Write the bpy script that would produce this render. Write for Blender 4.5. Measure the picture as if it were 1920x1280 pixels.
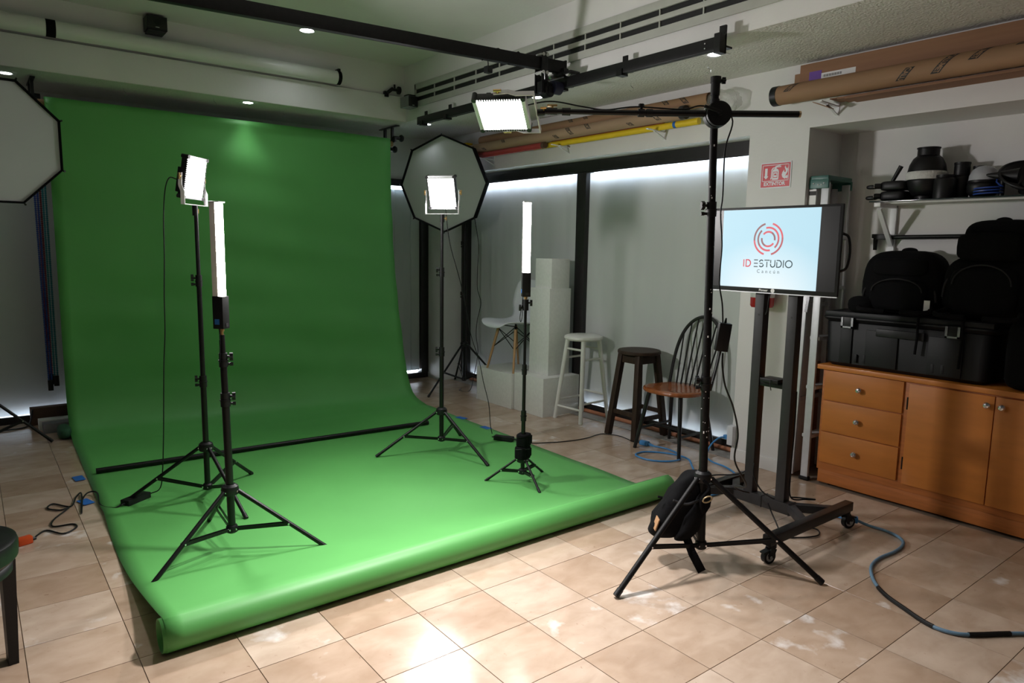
import bpy, bmesh, math, random
from mathutils import Vector, Matrix, Euler

for o in list(bpy.data.objects):
    bpy.data.objects.remove(o, do_unlink=True)
scene = bpy.context.scene
COL = scene.collection
PI = math.pi
RNG = random.Random(11)

# ------------------------------------------------------------------ camera
cam_data = bpy.data.cameras.new('camera')
cam_data.sensor_width = 36.0
cam_data.lens = 24.52
cam_data.clip_start = 0.05
cam_data.clip_end = 60
cam = bpy.data.objects.new('camera', cam_data)
COL.objects.link(cam)
_yaw, _pitch, _roll = math.radians(38.0379), math.radians(7.5866), math.radians(0.9297)
_f = Vector((math.sin(_yaw) * math.cos(_pitch), math.cos(_yaw) * math.cos(_pitch), -math.sin(_pitch)))
_r = Vector((math.cos(_yaw), -math.sin(_yaw), 0))
_u = _r.cross(_f)
_r2 = math.cos(_roll) * _r + math.sin(_roll) * _u
_u2 = -math.sin(_roll) * _r + math.cos(_roll) * _u
cam.matrix_world = Matrix(((_r2.x, _u2.x, -_f.x, -1.61826), (_r2.y, _u2.y, -_f.y, -1.93760),
                           (_r2.z, _u2.z, -_f.z, 1.42319), (0, 0, 0, 1)))
scene.camera = cam

# ------------------------------------------------------------------ light level
world = bpy.data.worlds.new('world')
scene.world = world
world.use_nodes = True
world.node_tree.nodes['Background'].inputs[0].default_value = (0.90, 0.95, 1.0, 1)
world.node_tree.nodes['Background'].inputs[1].default_value = 0.028
scene.view_settings.view_transform = 'Standard'
scene.view_settings.look = 'None'
scene.view_settings.gamma = 1.0
scene.view_settings.use_curve_mapping = False
scene.view_settings.exposure = 0.12
PANEL_W = 25.0       # watts of one LED panel on a stand
BOOM_W = 35.0        # watts of the panel on the boom
TUBE_L = 46.0        # radiance of the LED wands
SPOT_W = 8.5        # watts of one ceiling downlight
DAY_L = 16.0          # daylight in the gaps round the blinds

# ------------------------------------------------------------------ materials
MATS = {}
def _new(name):
    m = bpy.data.materials.new(name)
    m.use_nodes = True
    nt = m.node_tree
    b = nt.nodes['Principled BSDF']
    MATS[name] = m
    return m, nt, b

def mat(name, col, rough=0.5, metal=0.0, var=0.06, scale=12.0, bump=0.0, bscale=60.0, spec=None, coat=0.0, sheen=0.0, trans=0.0, alpha=1.0, stretch=None):
    m, nt, b = _new(name)
    b.inputs['Roughness'].default_value = rough
    b.inputs['Metallic'].default_value = metal
    if spec is not None: b.inputs['Specular IOR Level'].default_value = spec
    b.inputs['Coat Weight'].default_value = coat
    b.inputs['Sheen Weight'].default_value = sheen
    b.inputs['Transmission Weight'].default_value = trans
    b.inputs['Alpha'].default_value = alpha
    tc = nt.nodes.new('ShaderNodeTexCoord')
    vec = tc.outputs['Object']
    if stretch:
        mp = nt.nodes.new('ShaderNodeMapping')
        mp.inputs['Scale'].default_value = stretch
        nt.links.new(vec, mp.inputs['Vector']); vec = mp.outputs['Vector']
    n = nt.nodes.new('ShaderNodeTexNoise')
    n.inputs['Scale'].default_value = scale
    n.inputs['Detail'].default_value = 5
    nt.links.new(vec, n.inputs['Vector'])
    r = nt.nodes.new('ShaderNodeValToRGB')
    c = Vector(col)
    lo = c * (1 - var); hi = c * (1 + var)
    r.color_ramp.elements[0].position = 0.3; r.color_ramp.elements[1].position = 0.7
    r.color_ramp.elements[0].color = (lo.x, lo.y, lo.z, 1)
    r.color_ramp.elements[1].color = (min(hi.x, 1), min(hi.y, 1), min(hi.z, 1), 1)
    nt.links.new(n.outputs['Fac'], r.inputs['Fac'])
    nt.links.new(r.outputs['Color'], b.inputs['Base Color'])
    if bump:
        n2 = nt.nodes.new('ShaderNodeTexNoise')
        n2.inputs['Scale'].default_value = bscale
        n2.inputs['Detail'].default_value = 6
        nt.links.new(vec, n2.inputs['Vector'])
        bp = nt.nodes.new('ShaderNodeBump')
        bp.inputs['Strength'].default_value = bump
        bp.inputs['Distance'].default_value = 0.01
        nt.links.new(n2.outputs['Fac'], bp.inputs['Height'])
        nt.links.new(bp.outputs['Normal'], b.inputs['Normal'])
    return m

def emit(name, col, strength):
    m, nt, b = _new(name)
    b.inputs['Base Color'].default_value = (*col, 1)
    b.inputs['Emission Color'].default_value = (*col, 1)
    b.inputs['Emission Strength'].default_value = strength
    return m

mat('wall_paint', (0.74, 0.73, 0.72), 0.75, var=0.03, scale=3, bump=0.10, bscale=55)
mat('stucco', (0.68, 0.67, 0.64), 0.8, var=0.05, scale=4, bump=0.9, bscale=70)
mat('grout', (0.20, 0.15, 0.11), 0.85, var=0.15, scale=20)
mat('cement', (0.34, 0.32, 0.30), 0.9, var=0.2, scale=25, bump=0.3, bscale=120)
mat('green_paper', (0.115, 0.430, 0.105), 0.50, var=0.05, scale=2.2, bump=0.05, bscale=6, spec=0.55)
mat('paper_edge', (0.30, 0.22, 0.14), 0.8)
mat('kraft', (0.31, 0.18, 0.098), 0.75, var=0.10, scale=9, bump=0.05, bscale=200, stretch=(1, 0.3, 1))
mat('kraft_pale', (0.40, 0.265, 0.17), 0.75, var=0.10, scale=9, stretch=(1, 0.3, 1))
mat('cardboard', (0.27, 0.14, 0.078), 0.8, var=0.08, scale=14, stretch=(1, 0.2, 3))
mat('print_black', (0.02, 0.018, 0.018), 0.6)
mat('black_metal', (0.005, 0.005, 0.0055), 0.36, var=0.2, scale=40, spec=0.32)
mat('black_paint_worn', (0.006, 0.0055, 0.006), 0.5, var=0.3, scale=50, spec=0.22)
mat('black_plastic', (0.006, 0.006, 0.007), 0.45, var=0.15, scale=60, spec=0.35)
mat('black_case', (0.0055, 0.006, 0.008), 0.5, spec=0.35, var=0.1, scale=90, bump=0.1, bscale=400)
mat('black_fabric', (0.004, 0.004, 0.005), 0.9, spec=0.15, var=0.25, scale=120, bump=0.35, bscale=500)
mat('grey_fabric', (0.018, 0.018, 0.02), 0.9, var=0.2, scale=120, bump=0.3, bscale=500)
mat('grey_metal', (0.028, 0.027, 0.029), 0.45, spec=0.35, var=0.08, scale=30)
mat('dark_frame', (0.014, 0.012, 0.012), 0.35, var=0.2, scale=20)
mat('chrome', (0.75, 0.75, 0.78), 0.22, metal=1.0, var=0.03)
mat('aluminium', (0.60, 0.61, 0.64), 0.40, metal=0.35, var=0.05, scale=30)
mat('brass', (0.62, 0.40, 0.16), 0.3, metal=0.9, var=0.08)
mat('copper_pipe', (0.42, 0.17, 0.09), 0.45, var=0.2, scale=15)
mat('white_metal', (0.80, 0.80, 0.82), 0.4, var=0.02)
mat('white_plastic', (0.72, 0.74, 0.78), 0.35, var=0.02)
mat('grille_white', (0.46, 0.47, 0.43), 0.6, var=0.04)
mat('white_board', (0.76, 0.77, 0.74), 0.65, var=0.04, scale=40)
mat('white_gloss', (0.74, 0.74, 0.70), 0.35, var=0.04, scale=10)
mat('blind', (0.40, 0.43, 0.44), 0.85, var=0.05, scale=2.0, stretch=(1, 1, 0.3))
mat('diffuser_cloth', (0.48, 0.50, 0.50), 0.9, var=0.03, scale=3, bump=0.05, bscale=8)
mat('pvc_white', (0.72, 0.73, 0.70), 0.32, var=0.03, scale=4)
mat('cabinet_wood', (0.55, 0.185, 0.030), 0.45, var=0.10, scale=3, stretch=(1, 1.2, 5), coat=0.05)
mat('cabinet_wood_dark', (0.47, 0.15, 0.034), 0.45, var=0.15, scale=5, stretch=(1, 1.0, 10))
mat('seat_wood', (0.30, 0.090, 0.028), 0.22, var=0.25, scale=6, stretch=(1, 6, 1), coat=0.3)
mat('dark_wood', (0.036, 0.021, 0.014), 0.55, spec=0.25, var=0.3, scale=10, stretch=(6, 6, 1))
mat('dark_lacquer', (0.012, 0.011, 0.012), 0.3, var=0.2, scale=20)
mat('beech', (0.52, 0.30, 0.14), 0.45, var=0.15, scale=10, stretch=(5, 5, 1))
mat('red_tube', (0.40, 0.05, 0.045), 0.55, var=0.06)
mat('yellow_tube', (0.80, 0.56, 0.02), 0.5, var=0.05)
mat('sign_red', (0.62, 0.035, 0.05), 0.4, var=0.03)
mat('sign_white', (0.80, 0.80, 0.85), 0.45, var=0.02)
mat('ext_red', (0.50, 0.02, 0.025), 0.25, var=0.05)
mat('label_white', (0.78, 0.78, 0.78), 0.5, var=0.03)
mat('label_purple', (0.14, 0.05, 0.34), 0.5)
mat('green_plastic', (0.03, 0.13, 0.11), 0.4, var=0.1)
mat('blue_tape', (0.02, 0.14, 0.50), 0.6)
mat('blue_cord', (0.06, 0.26, 0.58), 0.45, var=0.06, scale=60)
mat('blue_cord_dusty', (0.14, 0.25, 0.36), 0.55, var=0.12, scale=40)
mat('orange_plug', (0.75, 0.09, 0.015), 0.4)
mat('chain_blue', (0.02, 0.06, 0.30), 0.4)
mat('chain_red', (0.28, 0.02, 0.04), 0.4)
mat('chain_teal', (0.02, 0.20, 0.24), 0.4)
mat('navy_knob', (0.012, 0.012, 0.035), 0.5)
mat('tan_leather', (0.45, 0.25, 0.13), 0.6)
mat('brown_board', (0.10, 0.055, 0.035), 0.7)
mat('grey_board', (0.20, 0.20, 0.21), 0.6)
mat('dark_green', (0.02, 0.09, 0.04), 0.7)
mat('gold_ring', (0.5, 0.4, 0.25), 0.35, metal=0.7)
mat('elastic_white', (0.62, 0.62, 0.60), 0.85, var=0.08, scale=40, bump=0.5, bscale=90)
mat('screen_black', (0.006, 0.006, 0.0065), 0.30, var=0.05, spec=0.35)
mat('glass_shelf', (0.010, 0.022, 0.020), 0.1, var=0.02)
mat('speaker_grille', (0.006, 0.006, 0.007), 0.6)
mat('caster_grey', (0.45, 0.45, 0.45), 0.5)
mat('logo_red', (0.80, 0.06, 0.09), 0.5, var=0.02)
mat('logo_brown', (0.28, 0.09, 0.10), 0.5, var=0.02)
mat('logo_grey', (0.065, 0.085, 0.095), 0.5, var=0.02)
mat('plastic_bag', (0.75, 0.75, 0.72), 0.2, var=0.03, trans=0.75, alpha=0.45, bump=0.6, bscale=25)
mat('frosted_dome', (0.62, 0.64, 0.70), 0.3, var=0.03, trans=0.4)
emit('led_face', (1.0, 0.985, 0.97), 12.0)
emit('wand_face', (1.0, 0.955, 0.90), TUBE_L)
mat('wand_side', (0.80, 0.78, 0.78), 0.5, var=0.02)
emit('downlight_face', (0.95, 0.98, 1.0), 14.0)
emit('daylight', (0.80, 0.90, 1.0), DAY_L)

# translucent cloth for the blinds: lets the daylight behind them through
def blind_cloth():
    m, nt, b = _new('blind_cloth')
    b.inputs['Base Color'].default_value = (0.68, 0.72, 0.70, 1)
    b.inputs['Roughness'].default_value = 0.85
    tr = nt.nodes.new('ShaderNodeBsdfTranslucent')
    tr.inputs['Color'].default_value = (0.80, 0.86, 0.92, 1)
    tc = nt.nodes.new('ShaderNodeTexCoord')
    n = nt.nodes.new('ShaderNodeTexNoise'); n.inputs['Scale'].default_value = 6.0
    mp = nt.nodes.new('ShaderNodeMapping'); mp.inputs['Scale'].default_value = (1, 2.2, 0.05)
    nt.links.new(tc.outputs['Object'], mp.inputs['Vector']); nt.links.new(mp.outputs['Vector'], n.inputs['Vector'])
    r = nt.nodes.new('ShaderNodeValToRGB')
    r.color_ramp.elements[0].position = 0.35; r.color_ramp.elements[1].position = 0.65
    r.color_ramp.elements[0].color = (0.21, 0.21, 0.21, 1); r.color_ramp.elements[1].color = (0.26, 0.26, 0.26, 1)
    nt.links.new(n.outputs['Fac'], r.inputs['Fac'])
    mx = nt.nodes.new('ShaderNodeMixShader')
    nt.links.new(r.outputs['Color'], mx.inputs['Fac'])
    nt.links.new(b.outputs['BSDF'], mx.inputs[1]); nt.links.new(tr.outputs['BSDF'], mx.inputs[2])
    nt.links.new(mx.outputs['Shader'], nt.nodes['Material Output'].inputs['Surface'])
blind_cloth()

# travertine tile: tint per tile, soft veins, pits and bleached patches
def travertine():
    m, nt, b = _new('travertine')
    N = nt.nodes.new; L = nt.links.new
    oi = N('ShaderNodeObjectInfo')
    geo = N('ShaderNodeNewGeometry')
    mul = N('ShaderNodeVectorMath'); mul.operation = 'SCALE'
    comb = N('ShaderNodeCombineXYZ')
    for i in range(3): L(oi.outputs['Random'], comb.inputs[i])
    L(comb.outputs[0], mul.inputs[0]); mul.inputs['Scale'].default_value = 37.0
    add = N('ShaderNodeVectorMath'); add.operation = 'ADD'
    L(geo.outputs['Position'], add.inputs[0]); L(mul.outputs[0], add.inputs[1])
    tint = N('ShaderNodeValToRGB')
    e = tint.color_ramp.elements
    e[0].position = 0.0; e[0].color = (0.455, 0.330, 0.240, 1)
    e[1].position = 1.0; e[1].color = (0.60, 0.485, 0.395, 1)
    x = e.new(0.55); x.color = (0.535, 0.410, 0.315, 1)
    L(oi.outputs['Random'], tint.inputs['Fac'])
    mp = N('ShaderNodeMapping'); mp.inputs['Scale'].default_value = (4.0, 6.5, 4.0)
    L(add.outputs[0], mp.inputs['Vector'])
    n1 = N('ShaderNodeTexNoise'); n1.inputs['Scale'].default_value = 1.7; n1.inputs['Detail'].default_value = 7; n1.inputs['Distortion'].default_value = 0.35
    L(mp.outputs[0], n1.inputs['Vector'])
    r1 = N('ShaderNodeValToRGB')
    r1.color_ramp.elements[0].position = 0.32; r1.color_ramp.elements[0].color = (0.83, 0.785, 0.74, 1)
    r1.color_ramp.elements[1].position = 0.68; r1.color_ramp.elements[1].color = (1.04, 1.04, 1.04, 1)
    L(n1.outputs['Fac'], r1.inputs['Fac'])
    m1 = N('ShaderNodeMix'); m1.data_type = 'RGBA'; m1.blend_type = 'MULTIPLY'; m1.inputs[0].default_value = 1.0
    L(tint.outputs['Color'], m1.inputs[6]); L(r1.outputs['Color'], m1.inputs[7])
    # bleached patches on some tiles
    n2 = N('ShaderNodeTexNoise'); n2.inputs['Scale'].default_value = 8.0; n2.inputs['Detail'].default_value = 6; n2.inputs['Distortion'].default_value = 0.15
    L(add.outputs[0], n2.inputs['Vector'])
    wn = N('ShaderNodeTexWhiteNoise'); wn.noise_dimensions = '1D'
    L(oi.outputs['Random'], wn.inputs['W'])
    th = N('ShaderNodeMapRange'); th.inputs['From Min'].default_value = 0.0; th.inputs['From Max'].default_value = 1.0
    th.inputs['To Min'].default_value = 0.52; th.inputs['To Max'].default_value = 1.05
    L(wn.outputs['Value'], th.inputs['Value'])
    sub = N('ShaderNodeMath'); sub.operation = 'SUBTRACT'; L(n2.outputs['Fac'], sub.inputs[0]); L(th.outputs[0], sub.inputs[1])
    gain = N('ShaderNodeMath'); gain.operation = 'MULTIPLY'; gain.inputs[1].default_value = 7.0; gain.use_clamp = True
    L(sub.outputs[0], gain.inputs[0])
    m2 = N('ShaderNodeMix'); m2.data_type = 'RGBA'; m2.inputs[7].default_value = (0.76, 0.71, 0.68, 1)
    L(gain.outputs[0], m2.inputs[0]); L(m1.outputs[2], m2.inputs[6])
    # pits
    n3 = N('ShaderNodeTexNoise'); n3.inputs['Scale'].default_value = 48.0; n3.inputs['Detail'].default_value = 6; n3.inputs['Distortion'].default_value = 0.8
    L(add.outputs[0], n3.inputs['Vector'])
    r3 = N('ShaderNodeValToRGB'); r3.color_ramp.elements[0].position = 0.22; r3.color_ramp.elements[0].color = (0.68, 0.60, 0.55, 1)
    r3.color_ramp.elements[1].position = 0.33; r3.color_ramp.elements[1].color = (1, 1, 1, 1)
    L(n3.outputs['Fac'], r3.inputs['Fac'])
    m3 = N('ShaderNodeMix'); m3.data_type = 'RGBA'; m3.blend_type = 'MULTIPLY'; m3.inputs[0].default_value = 1.0
    L(m2.outputs[2], m3.inputs[6]); L(r3.outputs['Color'], m3.inputs[7])
    L(m3.outputs[2], b.inputs['Base Color'])
    rr = N('ShaderNodeMapRange'); rr.inputs['To Min'].default_value = 0.13; rr.inputs['To Max'].default_value = 0.26
    L(n1.outputs['Fac'], rr.inputs['Value']); L(rr.outputs[0], b.inputs['Roughness'])
    bp = N('ShaderNodeBump'); bp.inputs['Strength'].default_value = 0.04; bp.inputs['Distance'].default_value = 0.01
    L(n1.outputs['Fac'], bp.inputs['Height']); L(bp.outputs['Normal'], b.inputs['Normal'])
travertine()

def screen_mat():      # lit display: pale blue picture, a little brighter in the middle
    m, nt, b = _new('screen_lit')
    tc = nt.nodes.new('ShaderNodeTexCoord')
    gr = nt.nodes.new('ShaderNodeTexGradient'); gr.gradient_type = 'SPHERICAL'
    mp = nt.nodes.new('ShaderNodeMapping'); mp.inputs['Scale'].default_value = (1, 2.6, 3.0); mp.inputs['Location'].default_value = (0, -0.02, 0.15)
    nt.links.new(tc.outputs['Object'], mp.inputs['Vector']); nt.links.new(mp.outputs[0], gr.inputs['Vector'])
    r = nt.nodes.new('ShaderNodeValToRGB')
    r.color_ramp.elements[0].color = (0.48, 0.74, 0.86, 1); r.color_ramp.elements[1].color = (0.95, 0.99, 1.0, 1)
    nt.links.new(gr.outputs['Color'], r.inputs['Fac'])
    b.inputs['Base Color'].default_value = (0.02, 0.02, 0.02, 1)
    nt.links.new(r.outputs['Color'], b.inputs['Emission Color'])
    b.inputs['Emission Strength'].default_value = 0.92
screen_mat()
def glow(name, col, s):
    m, nt, b = _new(name)
    b.inputs['Base Color'].default_value = (0.02, 0.02, 0.02, 1)
    b.inputs['Emission Color'].default_value = (*col, 1); b.inputs['Emission Strength'].default_value = s
glow('screen_red', (0.72, 0.10, 0.13), 0.9)
glow('screen_brown', (0.30, 0.12, 0.13), 0.9)
glow('screen_rose', (0.50, 0.10, 0.12), 0.9)
glow('screen_grey', (0.060, 0.090, 0.10), 0.9)

# ------------------------------------------------------------------ mesh helpers
def V(*a): return Vector(a)
def catmull(pts, n=6):
    P = [Vector(p) for p in pts]
    if len(P) < 3: return P
    Q = [P[0] * 2 - P[1]] + P + [P[-1] * 2 - P[-2]]
    out = []
    for i in range(1, len(Q) - 2):
        a, b, c, d = Q[i - 1], Q[i], Q[i + 1], Q[i + 2]
        for k in range(n):
            t = k / n
            out.append(0.5 * ((2 * b) + (c - a) * t + (2 * a - 5 * b + 4 * c - d) * t * t + (3 * b - a - 3 * c + d) * t ** 3))
    out.append(P[-1])
    return out

class MB:
    """collects shapes in world coordinates, minus the origin of the thing they belong to"""
    def __init__(s, root=None, M=None):
        s.bm = bmesh.new()
        s.o = Vector(root.location) if root is not None and M is None else Vector((0, 0, 0))
        s.M = M
    def p(s, v):
        v = Vector(v)
        if s.M is not None: v = s.M @ v
        return v - s.o
    def face(s, vs):
        try: return s.bm.faces.new(vs)
        except ValueError: return None
    def box(s, c, d, rot=None, bev=0.0, taper=None):
        c = Vector(c); hx, hy, hz = d[0] / 2, d[1] / 2, d[2] / 2
        R = rot if rot is not None else Matrix.Identity(3)
        vs = []
        for z in (-1, 1):
            tx, ty = (taper if (taper and z > 0) else (1, 1))
            for x, y in ((-1, -1), (1, -1), (1, 1), (-1, 1)):
                vs.append(s.bm.verts.new(s.p(c + R @ Vector((x * hx * tx, y * hy * ty, z * hz)))))
        fs = [s.face([vs[i] for i in q]) for q in ((3, 2, 1, 0), (4, 5, 6, 7), (0, 1, 5, 4), (1, 2, 6, 5), (2, 3, 7, 6), (3, 0, 4, 7))]
        if bev > 0:
            es = list({e for f in fs for e in f.edges})
            bmesh.ops.bevel(s.bm, geom=es, offset=bev, segments=2, profile=0.6, affect='EDGES', clamp_overlap=True)
        return s
    def bb(s, x0, x1, y0, y1, z0, z1, bev=0.0):
        return s.box(((x0 + x1) / 2, (y0 + y1) / 2, (z0 + z1) / 2), (abs(x1 - x0), abs(y1 - y0), abs(z1 - z0)), bev=bev)
    def ring(s, c, a, b, r, n):
        return [s.bm.verts.new(s.p(c + a * (r * math.cos(2 * PI * k / n)) + b * (r * math.sin(2 * PI * k / n)))) for k in range(n)]
    def loft(s, rings, cap0=True, cap1=True, closed=True):
        for A, B in zip(rings[:-1], rings[1:]):
            n = len(A)
            for k in range(n if closed else n - 1):
                s.face([A[k], A[(k + 1) % n], B[(k + 1) % n], B[k]])
        if cap0: s.face(list(reversed(rings[0])))
        if cap1: s.face(rings[-1])
    def cyl(s, p0, p1, r0, r1=None, n=14, cap=True):
        p0, p1 = Vector(p0), Vector(p1); r1 = r0 if r1 is None else r1
        d = (p1 - p0).normalized()
        a = d.orthogonal().normalized(); b = d.cross(a)
        s.loft([s.ring(p0, a, b, r0, n), s.ring(p1, a, b, r1, n)], cap, cap)
        return s
    def bar(s, p0, p1, w, h, up=(0, 0, 1), bev=0.0):
        p0, p1 = Vector(p0), Vector(p1); d = p1 - p0; L = d.length; d.normalize()
        u = Vector(up); x = u.cross(d)
        if x.length < 1e-4: x = Vector((1, 0, 0)).cross(d)
        x.normalize(); u = d.cross(x)
        R = Matrix((x, u, d)).transposed()
        return s.box((p0 + p1) / 2, (w, h, L), rot=R, bev=bev)
    def path(s, pts, r, n=8, smooth=6, cap=True, closed=False):
        P = catmull(pts, smooth) if smooth else [Vector(q) for q in pts]
        rr = r if callable(r) else (lambda t: r)
        rings = []; prev = None
        for i, q in enumerate(P):
            d = (P[min(i + 1, len(P) - 1)] - P[max(i - 1, 0)])
            d = d.normalized() if d.length > 1e-9 else Vector((0, 0, 1))
            if prev is None: a = d.orthogonal().normalized()
            else:
                a = prev - d * prev.dot(d)
                a = a.normalized() if a.length > 1e-6 else d.orthogonal().normalized()
            prev = a
            rings.append(s.ring(q, a, d.cross(a), rr(i / max(1, len(P) - 1)), n))
        if closed: s.loft(rings + [rings[0]], False, False)
        else: s.loft(rings, cap, cap)
        return s
    def lathe(s, prof, c=(0, 0, 0), ax=(0, 0, 1), n=24, cap=True, ang0=0.0):
        c = Vector(c); d = Vector(ax).normalized(); a = d.orthogonal().normalized()
        if abs(d.z) > 0.99: a = Vector((1, 0, 0))
        b = d.cross(a)
        a, b = a * math.cos(ang0) + b * math.sin(ang0), b * math.cos(ang0) - a * math.sin(ang0)
        s.loft([s.ring(c + d * z, a, b, max(r, 1e-4), n) for r, z in prof], cap, cap)
        return s
    def prism(s, poly, o, u, v, t):
        """2-d outline in the plane o + u,v pushed along u x v by t"""
        o, u, v = Vector(o), Vector(u), Vector(v); w = u.cross(v).normalized()
        A = [s.bm.verts.new(s.p(o + u * x + v * y)) for x, y in poly]
        B = [s.bm.verts.new(s.p(o + u * x + v * y + w * t)) for x, y in poly]
        s.loft([A, B])
        return s
    def grid(s, f, nu, nv, closed_u=False):
        G = [[s.bm.verts.new(s.p(f(i / nu, j / nv))) for i in range(nu + (0 if closed_u else 1))] for j in range(nv + 1)]
        for j in range(nv):
            m = len(G[j])
            for i in range(m if closed_u else m - 1):
                s.face([G[j][i], G[j][(i + 1) % m], G[j + 1][(i + 1) % m], G[j + 1][i]])
        return s
    def blob(s, c, d, e1=0.5, e2=0.5, rot=None, nu=24, nv=14, fn=None):
        """superellipsoid"""
        c = Vector(c); R = rot if rot is not None else Matrix.Identity(3)
        sg = lambda x, e: math.copysign(abs(x) ** e, x)
        def f(u, v):
            th = 2 * PI * u; ph = -PI / 2 + PI * (0.001 + 0.998 * v)
            q = Vector((d[0] / 2 * sg(math.cos(ph), e1) * sg(math.cos(th), e2), d[1] / 2 * sg(math.cos(ph), e1) * sg(math.sin(th), e2), d[2] / 2 * sg(math.sin(ph), e1)))
            if fn: q = fn(q)
            return c + R @ q
        return s.grid(f, nu, nv, True)
    def build(s, name, material, parent=None, smooth=True, at=None, label=None, angle=35, solid=0.0, kind=None):
        bmesh.ops.remove_doubles(s.bm, verts=s.bm.verts, dist=1e-6)
        bmesh.ops.recalc_face_normals(s.bm, faces=s.bm.faces)
        me = bpy.data.meshes.new(name)
        s.bm.to_mesh(me); s.bm.free()
        me.materials.append(MATS[material])
        if smooth:
            me.shade_smooth()
            me.set_sharp_from_angle(angle=math.radians(angle))
        o = bpy.data.objects.new(name, me)
        COL.objects.link(o)
        if parent is not None: o.parent = parent
        elif at is not None:
            me.transform(Matrix.Translation(-Vector(at))); o.location = at
        if solid:
            md = o.modifiers.new('thickness', 'SOLIDIFY'); md.thickness = solid; md.offset = 0
        if label: o['label'] = label
        if kind: o['kind'] = kind
        return o

def thing(name, label, cat, loc=(0, 0, 0), rot=None, group=None):
    o = bpy.data.objects.new(name, None)
    COL.objects.link(o)
    o.empty_display_size = 0.05
    o.location = loc
    if rot is not None: o.rotation_euler = rot if isinstance(rot, Euler) else (rot.to_euler() if isinstance(rot, Matrix) else Euler((0, 0, rot)))
    o['label'] = label; o['category'] = cat
    if group: o['group'] = group
    return o
def tag(o, label, cat, group=None):
    o['label'] = label; o['category'] = cat
    if group: o['group'] = group
    return o
def struct(o, label=None):
    o['kind'] = 'structure'
    if label: o['label'] = label
    return o
I4 = Matrix.Identity(4)
def L(): return MB(None, I4)          # local coordinates of a thing

def text_mb(mb, s, size, o, u, v, depth=0.0006, align='CENTER', bend=None, spacing=1.0, shear=0.0, bold=0.0, fit=None):
    cu = bpy.data.curves.new('t', 'FONT')
    cu.body = s; cu.size = size; cu.align_x = align; cu.align_y = 'CENTER'
    cu.space_character = spacing; cu.shear = shear; cu.offset = bold
    cu.resolution_u = 3
    ob = bpy.data.objects.new('t', cu); COL.objects.link(ob)
    dg = bpy.context.evaluated_depsgraph_get(); dg.update()
    me = bpy.data.meshes.new_from_object(ob.evaluated_get(dg))
    if fit:
        xs_ = [q.co.x for q in me.vertices]; ys_ = [q.co.y for q in me.vertices]
        for q in me.vertices:
            q.co.x = (q.co.x - min(xs_)) / (max(xs_) - min(xs_)) * fit[0]
            q.co.y = ((q.co.y - min(ys_)) / (max(ys_) - min(ys_)) - 0.5) * fit[1]
    o, u, v = Vector(o), Vector(u), Vector(v); w = u.cross(v).normalized()
    vs = []
    for q in me.vertices:
        vs.append(mb.bm.verts.new(mb.p(bend(q.co.x, q.co.y) if bend else o + u * q.co.x + v * q.co.y + w * depth)))
    for pl in me.polygons: mb.face([vs[i] for i in pl.vertices])
    bpy.data.objects.remove(ob, do_unlink=True); bpy.data.curves.remove(cu); bpy.data.meshes.remove(me)
    return mb
# ================================================================== THE SETTING
XW, ZL, ZH, XF, YB = 2.475, 2.56, 3.05, 1.67, 3.90
TX, TY = 0.30944, 0.305

# floor: grout bed, single tiles in view, the rest of the field joined
floor = struct(MB().bb(-3.6, 3.3, -4.4, 4.9, -0.10, -0.003).build('floor', 'grout'), 'floor of pale travertine tiles')
def tile_bm(mb, cx, cy, g=0.0014):
    w, d, h, e = TX / 2 - g, TY / 2 - g, 0.008, 0.0003
    lo = [mb.bm.verts.new((cx + a * w, cy + b * d, -h)) for a, b in ((-1, -1), (1, -1), (1, 1), (-1, 1))]
    mi = [mb.bm.verts.new((cx + a * w, cy + b * d, -e)) for a, b in ((-1, -1), (1, -1), (1, 1), (-1, 1))]
    hi = [mb.bm.verts.new((cx + a * (w - e), cy + b * (d - e), 0)) for a, b in ((-1, -1), (1, -1), (1, 1), (-1, 1))]
    mb.loft([lo, mi, hi], False, True)
_t = MB(); tile_bm(_t, 0, 0)
tile0 = _t.build('tile', 'travertine', floor, smooth=False)
cam_inv = cam.matrix_world.inverted()
def in_view(x, y, z, m=1.06):
    q = cam_inv @ Vector((x, y, z))
    if q.z > -0.2: return False
    fx = 1307.7 / 960
    return abs(q.x / -q.z) * fx < m and abs(q.y / -q.z) * (1307.7 / 640) < m
cand, rest = [], []
for i in range(-11, 8):
    for j in range(-14, 16):
        cx, cy = (i + 0.5) * TX, (j + 0.5) * TY
        hidden = (-1.02 < cx - 0.03 and cx + 0.03 < 1.42 and 0.75 < cy < 3.85)
        far = math.hypot(cx + 1.62, cy + 1.94)
        (cand if in_view(cx, cy, 0, 1.15) and not hidden else rest).append((far, cx, cy))
cand.sort()
for k, (far, cx, cy) in enumerate(cand[:300]):
    o = tile0 if k == 0 else tile0.copy()
    if k: COL.objects.link(o); o.parent = floor
    o.location = (cx, cy, 0)
mb = MB()
for far, cx, cy in cand[300:] + rest: tile_bm(mb, cx, cy)
mb.build('tile_field', 'travertine', floor, smooth=False, kind='stuff')
MB().bb(XW, 2.72, 0.81, 4.66, -0.003, 0.002).build('cement_strip', 'cement', floor)

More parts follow.
